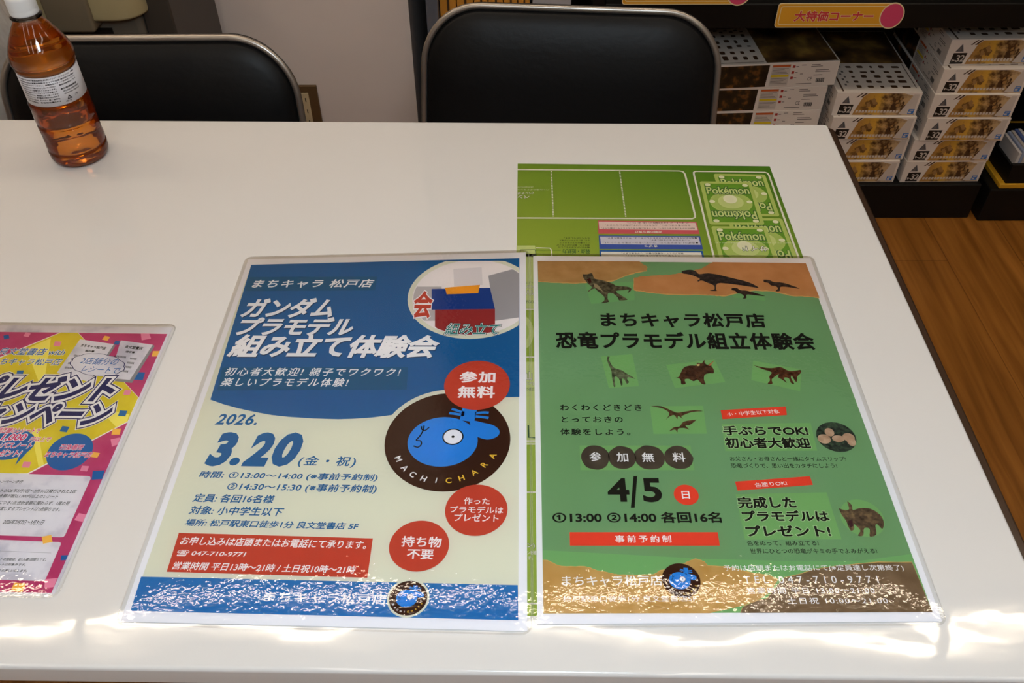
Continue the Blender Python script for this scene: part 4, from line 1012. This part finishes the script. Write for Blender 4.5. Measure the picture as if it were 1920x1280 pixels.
# ================================================================== SHELVING
blk_m = mat('black_shelving', (14, 13, 12), .5, spec=.3); grey_m = mat('shelf_side_grey', (92, 95, 104), .5)
YF2 = 1.765
x_sl, x_sr = WX + .045, 1.128
sh1 = thing('shelf_unit', 'black shop shelving unit holding the stacked white and gold boxes', 'shelf', ((x_sl + x_sr) / 2, 2.06, 0))
MB().box((x_sl, YF2, 0), (x_sr, 2.34, .098)).build('base_plinth', blk_m, sh1, bevel=.003)
MB().box((x_sl, 2.315, .0985), (x_sr, 2.345, 1.7)).build('back_panel', mat('shelf_back', (40, 40, 42), .6), sh1)
xbay = aty(1122, 20, YF2).x
MB().box((x_sl + .025, YF2 + .02, .36), (xbay - .013, 2.314, .385)).build('shelf_board', blk_m, sh1, bevel=.002)
MB().box((xbay - .012, YF2 + .002, .0985), (xbay + .012, 2.314, 1.7)).build('upright', blk_m, sh1)
MB().box((xbay + .013, YF2 + .035, .515), (x_sr, 2.314, .54)).build('shelf_board', blk_m, sh1, bevel=.002)
MB().box((xbay + .013, YF2 + .0, .488), (x_sr, YF2 + .034, .542)).build('shelf_lip', blk_m, sh1, bevel=.004)
MB().box((x_sl, YF2 + .01, .0985), (x_sl + .024, 2.314, 1.7)).build('side_panel', grey_m, sh1)
MB().box((x_sr - .012, 2.27, .0985), (x_sr + .012, 2.314, 1.7)).build('upright', blk_m, sh1)
sh2 = thing('shelf_unit', 'black shop shelving unit at the right edge holding trays of cards', 'shelf', (1.7, 2.06, 0))
MB().box((1.146, YF2 - .012, 0), (2.4, 2.34, .092)).build('base_plinth', blk_m, sh2, bevel=.003)
MB().box((1.146, 2.315, .0925), (2.4, 2.345, 1.7)).build('back_panel', blk_m, sh2)
MB().box((1.15, YF2 + .03, .515), (2.4, 2.314, .545)).build('shelf_board', blk_m, sh2, bevel=.002)

# kit boxes: local frame, origin at the bottom centre, short printed end towards -y
BW, BD, BH = .190, .300, .0585
ctn = mat('carton_white', (226, 216, 206), .42, spec=.45)
art = mat('box_art_gold', (180, 130, 50), .35)
t, n, l, b = nt(art)
tc = n.new('ShaderNodeTexCoord'); nz = n.new('ShaderNodeTexNoise'); nz.inputs['Scale'].default_value = 38; nz.inputs['Detail'].default_value = 7; nz.inputs['Roughness'].default_value = .55
sx = n.new('ShaderNodeSeparateXYZ'); cr1 = n.new('ShaderNodeValToRGB'); cr2 = n.new('ShaderNodeValToRGB'); mx = n.new('ShaderNodeMix'); mx.data_type = 'RGBA'
wv = n.new('ShaderNodeMapRange'); wv.inputs['From Min'].default_value = -BW / 2; wv.inputs['From Max'].default_value = BW / 2
e = cr1.color_ramp.elements
for i, (p_, c_) in enumerate(((.0, (166, 128, 80)), (.3, (176, 130, 68)), (.52, (212, 164, 62)), (.62, (196, 158, 100)))):
    q_ = e[i] if i < 2 else e.new(p_)
    q_.position = p_; q_.color = (*lin(c_), 1)
e4 = e.new(1); e4.color = (*lin((196, 170, 134)), 1)
e = cr2.color_ramp.elements; e[0].position, e[0].color = .5, (0, 0, 0, 1); e[1].position, e[1].color = .64, (1, 1, 1, 1)
l.new(tc.outputs['Object'], nz.inputs['Vector']); l.new(tc.outputs['Object'], sx.inputs[0]); l.new(sx.outputs[0], wv.inputs[0]); l.new(wv.outputs[0], cr1.inputs[0]); l.new(nz.outputs[0], cr2.inputs[0])
mx.inputs[7].default_value = (*lin((84, 56, 30)), 1); l.new(cr2.outputs[0], mx.inputs[0]); l.new(cr1.outputs[0], mx.inputs[6]); l.new(mx.outputs[2], b.inputs['Base Color'])
art_top = mottle(mat('box_art_top', (120, 90, 50), .35), [(46, 34, 24), (104, 76, 44), (176, 140, 70)], 17, 4)
art_dark = mottle(mat('box_art_side', (50, 40, 24), .35), [(26, 20, 15), (46, 36, 22), (150, 96, 44)], 40, 4, pos=[.35, .52, .72])
pr_black = mat('box_black', (22, 20, 19), .4); pr_grey = mat('box_grey_print', (112, 104, 100), .5); pr_tri = mat('box_triangle', (84, 86, 92), .4); pr_brown = mat('box_brown', (74, 50, 30), .4); pr_blue = mat('box_blue', (60, 116, 190), .4); pr_or = mat('box_orange', (196, 92, 44), .4); pr_ye = mat('box_yellow', (224, 196, 40), .4); pr_red = mat('box_red', (170, 50, 44), .4); pr_mid = mat('box_mid_brown', (118, 84, 44), .4); pr_tan = mat('box_tan', (160, 122, 72), .4); RB = random.Random(3); pr_wh = mat('box_white_print', (204, 194, 184), .4)


def kit_box(label, group):
    g = thing('kit_box', label, 'box', (0, 0, 0), 0, group)
    MB().box((-BW / 2, -BD / 2, 0), (BW / 2, BD / 2, BH)).build('carton', ctn, g, world=False, bevel=.0012)
    # front end
    f = Sheet((-BW / 2, -BD / 2 - .0001, 0), (1, 0, 0), (0, 0, 1), g); f.world = False
    f.polyuv('end_art', [(.046, .002), (.186, .002), (.172, .05), (.150, .056), (.070, .056), (.060, .047)], art, 0)
    for nm_, cx_, sx_, sy_, mm_ in (('machine_picture', .078, .016, .013, pr_mid), ('machine_picture', .142, .020, .017, pr_brown)):
        pl = []
        for q in range(16):
            a_ = RB.uniform(0, 6.28); d_ = RB.uniform(.1, 1); w_ = RB.uniform(.003, .0075); h_ = RB.uniform(.0022, .006); th = RB.uniform(0, 3)
            x_, y_ = cx_ + sx_ * d_ * math.cos(a_), .028 + sy_ * d_ * math.sin(a_)
            pl.append([(min(.186, x_ + w_ * math.cos(t_) * math.cos(th) - h_ * math.sin(t_) * math.sin(th)), min(.055, max(.003, y_ + w_ * math.cos(t_) * math.sin(th) + h_ * math.sin(t_) * math.cos(th)))) for t_ in [i * math.pi / 4 for i in range(8)]])
        g1 = f.multi(nm_, pl[:11], mm_, .5)
        f.multi('picture_highlight', [[(x_ + .0005, y_ + .0008) for x_, y_ in p_[::2]] for p_ in pl[11:]], pr_tan, 1.3, g1)
    f.polyuv('white_wedge', [(.150, .004), (.184, .004), (.184, .054), (.172, .054)], pr_wh, 1)
    tri = f.polyuv('triangle_emblem', [(.016, .031), (.034, .031), (.027, .049)], pr_tri, 1)
    f.polyuv('triangle_face', [(.020, .033), (.028, .033), (.026, .044)], pr_grey, 2, tri)
    nb_ = f.polyuv('number_panel', [(.012, .003), (.040, .003), (.044, .028), (.014, .028)], pr_black, 1)
    f.text('lettering', [('32', (.023, .008), (.041, .023), dict(sp=.9)), ('v-', (.014, .008), (.021, .014))], pr_wh, 2, nb_, uv=True, bold=.02)
    f.multi('corner_stripe', [[(.044, .046), (.056, .057), (.060, .057), (.048, .046)], [(.053, .046), (.064, .057), (.069, .057), (.058, .046)]], pr_brown, 1)
    f.multi('end_caption', [[(.052 + i * .007, .008), (.057 + i * .007, .008), (.0575 + i * .007, .014), (.0525 + i * .007, .014)] for i in range(14)], pr_wh, 2)
    bl_ = f.polyuv('blue_emblem', [(.170, .005), (.183, .005), (.184, .017), (.171, .017)], pr_blue, 2)
    f.multi('emblem_mark', [[(.172, .007), (.178, .007), (.178, .011), (.172, .011)], [(.1735, .013), (.1815, .013), (.1815, .015), (.1735, .015)]], pr_wh, 3, bl_)
    # long side facing +x and -x
    for sg in (1, -1):
        if sg > 0: f = Sheet((BW / 2 + .0001, -BD / 2, 0), (0, 1, 0), (0, 0, 1), g)
        else: f = Sheet((-BW / 2 - .0001, BD / 2, 0), (0, -1, 0), (0, 0, 1), g)
        f.world = False
        f.polyuv('side_picture', [(.002, .003), (.140, .003), (.142, .055), (.002, .055)], art_dark, 0)
        w = f.polyuv('warning_panel', [(.148, .004), (.190, .004), (.190, .055), (.148, .055)], pr_wh, 0)
        f.polyuv('warning_bar', [(.149, .049), (.189, .049), (.189, .054), (.149, .054)], pr_or, 1, w)
        f.polyuv('caution_bar', [(.149, .025), (.189, .025), (.189, .0305), (.149, .0305)], pr_ye, 1, w)
        f.multi('small_print', [[(.150, .045 - i * .003), (.186 - (i * 7 % 4) * .003, .045 - i * .003), (.186 - (i * 7 % 4) * .003, .046 - i * .003), (.150, .046 - i * .003)] for i in range(5)] + [[(.150, .021 - i * .003), (.188 - (i * 5 % 4) * .004, .021 - i * .003), (.188 - (i * 5 % 4) * .004, .022 - i * .003), (.150, .022 - i * .003)] for i in range(5)], pr_grey, 1, w)
        f.multi('red_mark', [[(.194, z_), (.2, z_), (.2, z_ + .006), (.194, z_ + .006)] for z_ in (.046, .032, .019)], pr_red, 0)
        f.multi('side_small_print', [[(x_, z_), (x_ + w_, z_), (x_ + w_, z_ + .0016), (x_, z_ + .0016)] for x_, z_, w_ in ((.202, .048, .006), (.202, .034, .006), (.202, .021, .006), (.214, .051, .01), (.214, .03, .007), (.236, .051, .02), (.236, .047, .026), (.248, .038, .03), (.248, .034, .034), (.210, .006, .036), (.246, .026, .02))], pr_grey, 0)
        f.text('lettering', [('CE', (.234, .014), (.244, .022))], pr_black, 0, uv=True)
        f.multi('barcode', [[(.254 + i * .0016, .009), (.2548 + i * .0016 + (i % 3) * .0003, .009), (.2548 + i * .0016 + (i % 3) * .0003, .019), (.254 + i * .0016, .019)] for i in range(12)], pr_black, 0)
    # top
    f = Sheet((-BW / 2, -BD / 2, BH + .0001), (1, 0, 0), (0, 1, 0), g); f.world = False
    f.polyuv('top_art', [(.014, .135), (.186, .135), (.186, .296), (.014, .296)], art_top, 0)
    f.multi('parts_picture', [rrect(.048 + c * .026 + random.uniform(-.003, .003), .02 + r * .023, .048 + c * .026 + random.uniform(.008, .019), .02 + r * .023 + random.uniform(.006, .013), .003, 3) for r in range(5) for c in range(5)], pr_brown, 0)
    f.multi('top_caption', [[(.024 + (i % 2) * .007, .03 + i * .012), (.029 + (i % 2) * .007, .03 + i * .012), (.029 + (i % 2) * .007, .038 + i * .012), (.024 + (i % 2) * .007, .038 + i * .012)] for i in range(8)], pr_grey, 0)
    f.multi('top_stripe', [[(.012, .004), (.016, .004), (.016, .13), (.012, .13)], [(.180, .02), (.182, .02), (.182, .13), (.180, .13)]], pr_brown, 0)
    return g


def copy_tree(o, parent=None):
    c = o.copy(); COL.objects.link(c); c.parent = parent
    for ch in list(o.children): copy_tree(ch, c)
    return c


proto = None
ORD = ['bottom', 'second from the bottom', 'third from the bottom', 'fourth from the bottom', 'fifth from the bottom', 'topmost']
def place(x, y, z, rz, label, group):
    global proto
    if proto is None: proto = kit_box(label, group); o = proto
    else: o = copy_tree(proto); o['label'] = label; o['group'] = group
    o.location = (x, y, z); o.rotation_euler = (0, 0, rz)


ZB = .0985
YC = YF2 + .012 + BD / 2
xr = aty(1683, 345, YF2 + .01).x + BW / 2
xm = aty(1677, 341, YF2 + .01).x - BW / 2
jr = [(0, 0, .02), (.004, 0, 0), (.012, -.006, 0), (.010, -.004, 0), (.012, .0, .0), (.010, .02, .03)]
for k in range(6):
    dx, dy, r = jr[k]
    place(xr + dx, YC + dy, ZB + k * BH, r, 'white and gold kit box, %s of the tall right-hand stack of six' % ORD[k], 'kit boxes in the right-hand stack')
for k in range(4):
    place(xm + (0, .004, .002, .0)[k] - .002, YC + (0, .004, .0, .006)[k], ZB + k * BH, (0, .01, 0, -.012)[k], 'white and gold kit box, %s of the middle stack of four' % ['bottom', 'second from the bottom', 'third from the bottom', 'topmost'][k], 'kit boxes in the middle stack')
pe = aty(1563, 155, 1.80)
for k in range(5):
    dx = (-.022, -.018, -.012, -.012, 0)[k]
    a = math.radians(90 + (2.0, 2.5, 2.5, 3, 5)[k])
    # its long printed side (+x before turning is now facing -y after a -90 turn)
    a = math.radians(-90 + (2.0, 2.5, 2.5, 3, 4.5)[k])
    place(pe.x - BD / 2 + dx + .002, 1.80 + BW / 2 + .004, ZB + k * BH, a, 'white kit box turned long side out, %s of the stack beside the chair' % ['bottom', 'second up', 'middle', 'fourth up', 'topmost'][k], 'kit boxes in the left stack')

# yellow and pale packs on the upper shelf, seen over the chair
yp_m = mat('pack_orange', (206, 140, 52), .4); pw_m = mat('pack_pale', (178, 176, 178), .4)
x = aty(826, 4, 1.83).x
for i, w in enumerate((.036, .036, .03, .032, .03, .026)):
    g = thing('orange_pack', ['orange pack standing on the upper shelf, leftmost of its row', 'orange pack on the upper shelf, second of its row from the left', 'orange pack on the upper shelf, third of its row from the left', 'orange pack on the upper shelf, fourth of its row from the left', 'orange pack on the upper shelf, fifth of its row from the left', 'orange pack on the upper shelf next to the pale carton'][i], 'box', (x + w / 2, 1.9, .3855), 0, 'orange packs on the upper shelf')
    MB().box((x, 1.805, .3855), (x + w - .002, 1.97, .62)).build('pack_body', yp_m, g, bevel=.001)
    b = MB()
    for kk in range(1): b.add([(x + w * .42, 1.8048, .51), (x + w * .56, 1.8048, .51), (x + w * .56, 1.8048, .56), (x + w * .42, 1.8048, .56)], [(0, 1, 2, 3)])
    b.build('pack_marking', pr_brown, g)
    x += w
g = thing('pale_carton', 'pale grey carton on the upper shelf right of the orange packs', 'box', (x + .06, 1.9, .3855))
MB().box((x + .004, 1.81, .3855), (x + .085, 2.0, .60)).build('carton', pw_m, g, bevel=.002)
xp = aty(1470, 3, 1.84).x; xq = aty(1660, 3, 1.84).x
g = thing('clear_wrapped_pack', 'pale flat pack lying on the upper shelf above the yellow sign', 'pack', ((xp + xq) / 2, 1.95, .5405))
MB().box((xp, 1.80, .5405), (xq, 2.1, .575)).build('pack_body', pw_m, g, bevel=.006)

# signs clipped to the shelf lip
sg_y = mat('sign_yellow', (226, 164, 50), .18, k=1.0); sg_w = mat('sign_cream', (236, 218, 170), .2); sg_r = mat('sign_red', (210, 66, 72), .25); sg_p = mat('sign_pink', (214, 74, 112), .25)
def sign(label, fn, dx, YS):
    pts = [fn(48 + dx, 190), fn(60 + dx, 24), fn(1020 + dx, 24), fn(1018 + dx, 210)]
    o = aty(*pts[0], YS)
    root = thing('shelf_sign', label, 'sign', (aty(*fn(500 + dx, 110), YS).x, YS, aty(*fn(500 + dx, 110), YS).z))
    f = Sheet(o, (1, 0, 0), (0, 0, 1), root)
    L_, Bt = f.px(fn(48 + dx, 190)), f.px(fn(500 + dx, 206)); R_, Tp = f.px(fn(905 + dx, 120)), f.px(fn(500 + dx, 24))
    base = rrect(L_[0], Bt[1], R_[0] + .01, Tp[1], .006, 6)
    b = MB()
    def slabf(p, th, off):
        n_ = len(p); b.add([f.o + f.ex * u + f.ey * v + f.n * off for u, v in p] + [f.o + f.ex * u + f.ey * v + f.n * (off - th) for u, v in p], [tuple(range(n_)), tuple(range(n_, 2 * n_))[::-1]] + [(i, n_ + i, n_ + (i + 1) % n_, (i + 1) % n_) for i in range(n_)])
    slabf(base, .0015, 0); b.build('sign_board', sg_w, root)
    f.polyuv('sign_face', [(u, v) for u, v in rrect(L_[0] + .0015, Bt[1] + .0015, R_[0] + .008, Tp[1] - .0015, .005, 6)], sg_y, 1)
    f.polyuv('border_line', rrect(L_[0] + .006, Bt[1] + .006, R_[0] + .006, Tp[1] - .006, .004, 6), sg_w, 2)
    f.polyuv('inner_face', rrect(L_[0] + .0075, Bt[1] + .0075, R_[0] + .006, Tp[1] - .0075, .0035, 6), sg_y, 3)
    lob = f.ell(fn(838 + dx, 118), fn(1020 + dx, 118), fn(940 + dx, 20), fn(940 + dx, 215), 40)
    b = MB(); slabf(lob, .0015, .0003); b.build('die_cut_end', sg_w, root)
    lob2 = f.ell(fn(846 + dx, 118), fn(1011 + dx, 118), fn(940 + dx, 28), fn(940 + dx, 206), 40)
    f.polyuv('pink_end', lob2, sg_p, 9)
    q = [('大特価コーナー', fn(193 + dx, 158), fn(800 + dx, 84))]
    f.text('lettering_outline', q, sg_w, 4, grow=.06); f.text('lettering', q, sg_r, 5, bold=.032)
    # clip that holds it to the lip
    m_ = (L_[0] + R_[0]) / 2
    cpt = f.o + f.ex * m_ + f.ey * ((Bt[1] + Tp[1]) / 2)
    MB().box((cpt.x - .012, cpt.y + .0016, cpt.z - .012), (cpt.x + .012, YF2 - .0005, cpt.z + .008)).build('clip', sg_w, root)
    return root
Sg = Z(1440, 0, 4)
sign('yellow shelf sign with red lettering above the kit boxes', Sg, 0, YF2 - .012)
sign('yellow shelf sign cut by the top of the photo, right above the chair', lambda x_, y_: (1440 + x_ / 4 - 1.08 * 274 + 10, y_ / 4 - 43), 0, YF2 - .012)

# trays and cards at the right edge
yt = aty(1868, 360, YF2 - .005)
g = thing('yellow_tray', 'yellow tray edge showing at the right edge of the low shelf', 'tray', (yt.x + .2, 1.9, .0925))
MB().box((yt.x, YF2 - .008, .0925), (yt.x + .5, YF2 + .28, .105)).build('tray_floor', mat('tray_yellow', (206, 156, 40), .35), g, bevel=.002)
g = thing('card_tray', 'black open tray filled with pale cards at the right edge', 'tray', (yt.x + .25, 1.92, .1055))
MB().box((yt.x + .012, YF2 - .004, .1055), (yt.x + .45, YF2 + .006, .155)).box((yt.x + .012, YF2 + .0061, .1055), (yt.x + .45, YF2 + .26, .111)).box((yt.x + .012, YF2 + .0061, .1111), (yt.x + .018, YF2 + .26, .150)).build('tray_body', blk_m, g)
cols = [(206, 200, 196), (150, 160, 186), (196, 186, 176), (88, 110, 170), (210, 206, 204), (176, 150, 90), (190, 190, 200)]
for i in range(9):
    xx = yt.x + .022 + i * .0075
    o = MB().box((xx, YF2 + .010, .112), (xx + .0065, YF2 + .10, .185 + random.uniform(-.006, .006))).build('card_pack', mat('card_edge_%d' % (i % 7), cols[i % 7], .5))
    tag(o, ['pale card pack at the left end of the black tray', 'blue-grey card pack, second in the black tray', 'beige card pack, third in the black tray', 'blue card pack, fourth in the black tray', 'white card pack, fifth in the black tray', 'tan card pack, sixth in the black tray', 'silvery card pack, seventh in the black tray', 'pale card pack, eighth in the black tray', 'blue-grey card pack, ninth in the black tray'][i], 'cards', 'card packs in the black tray')

bpy.data.objects.remove(_co)
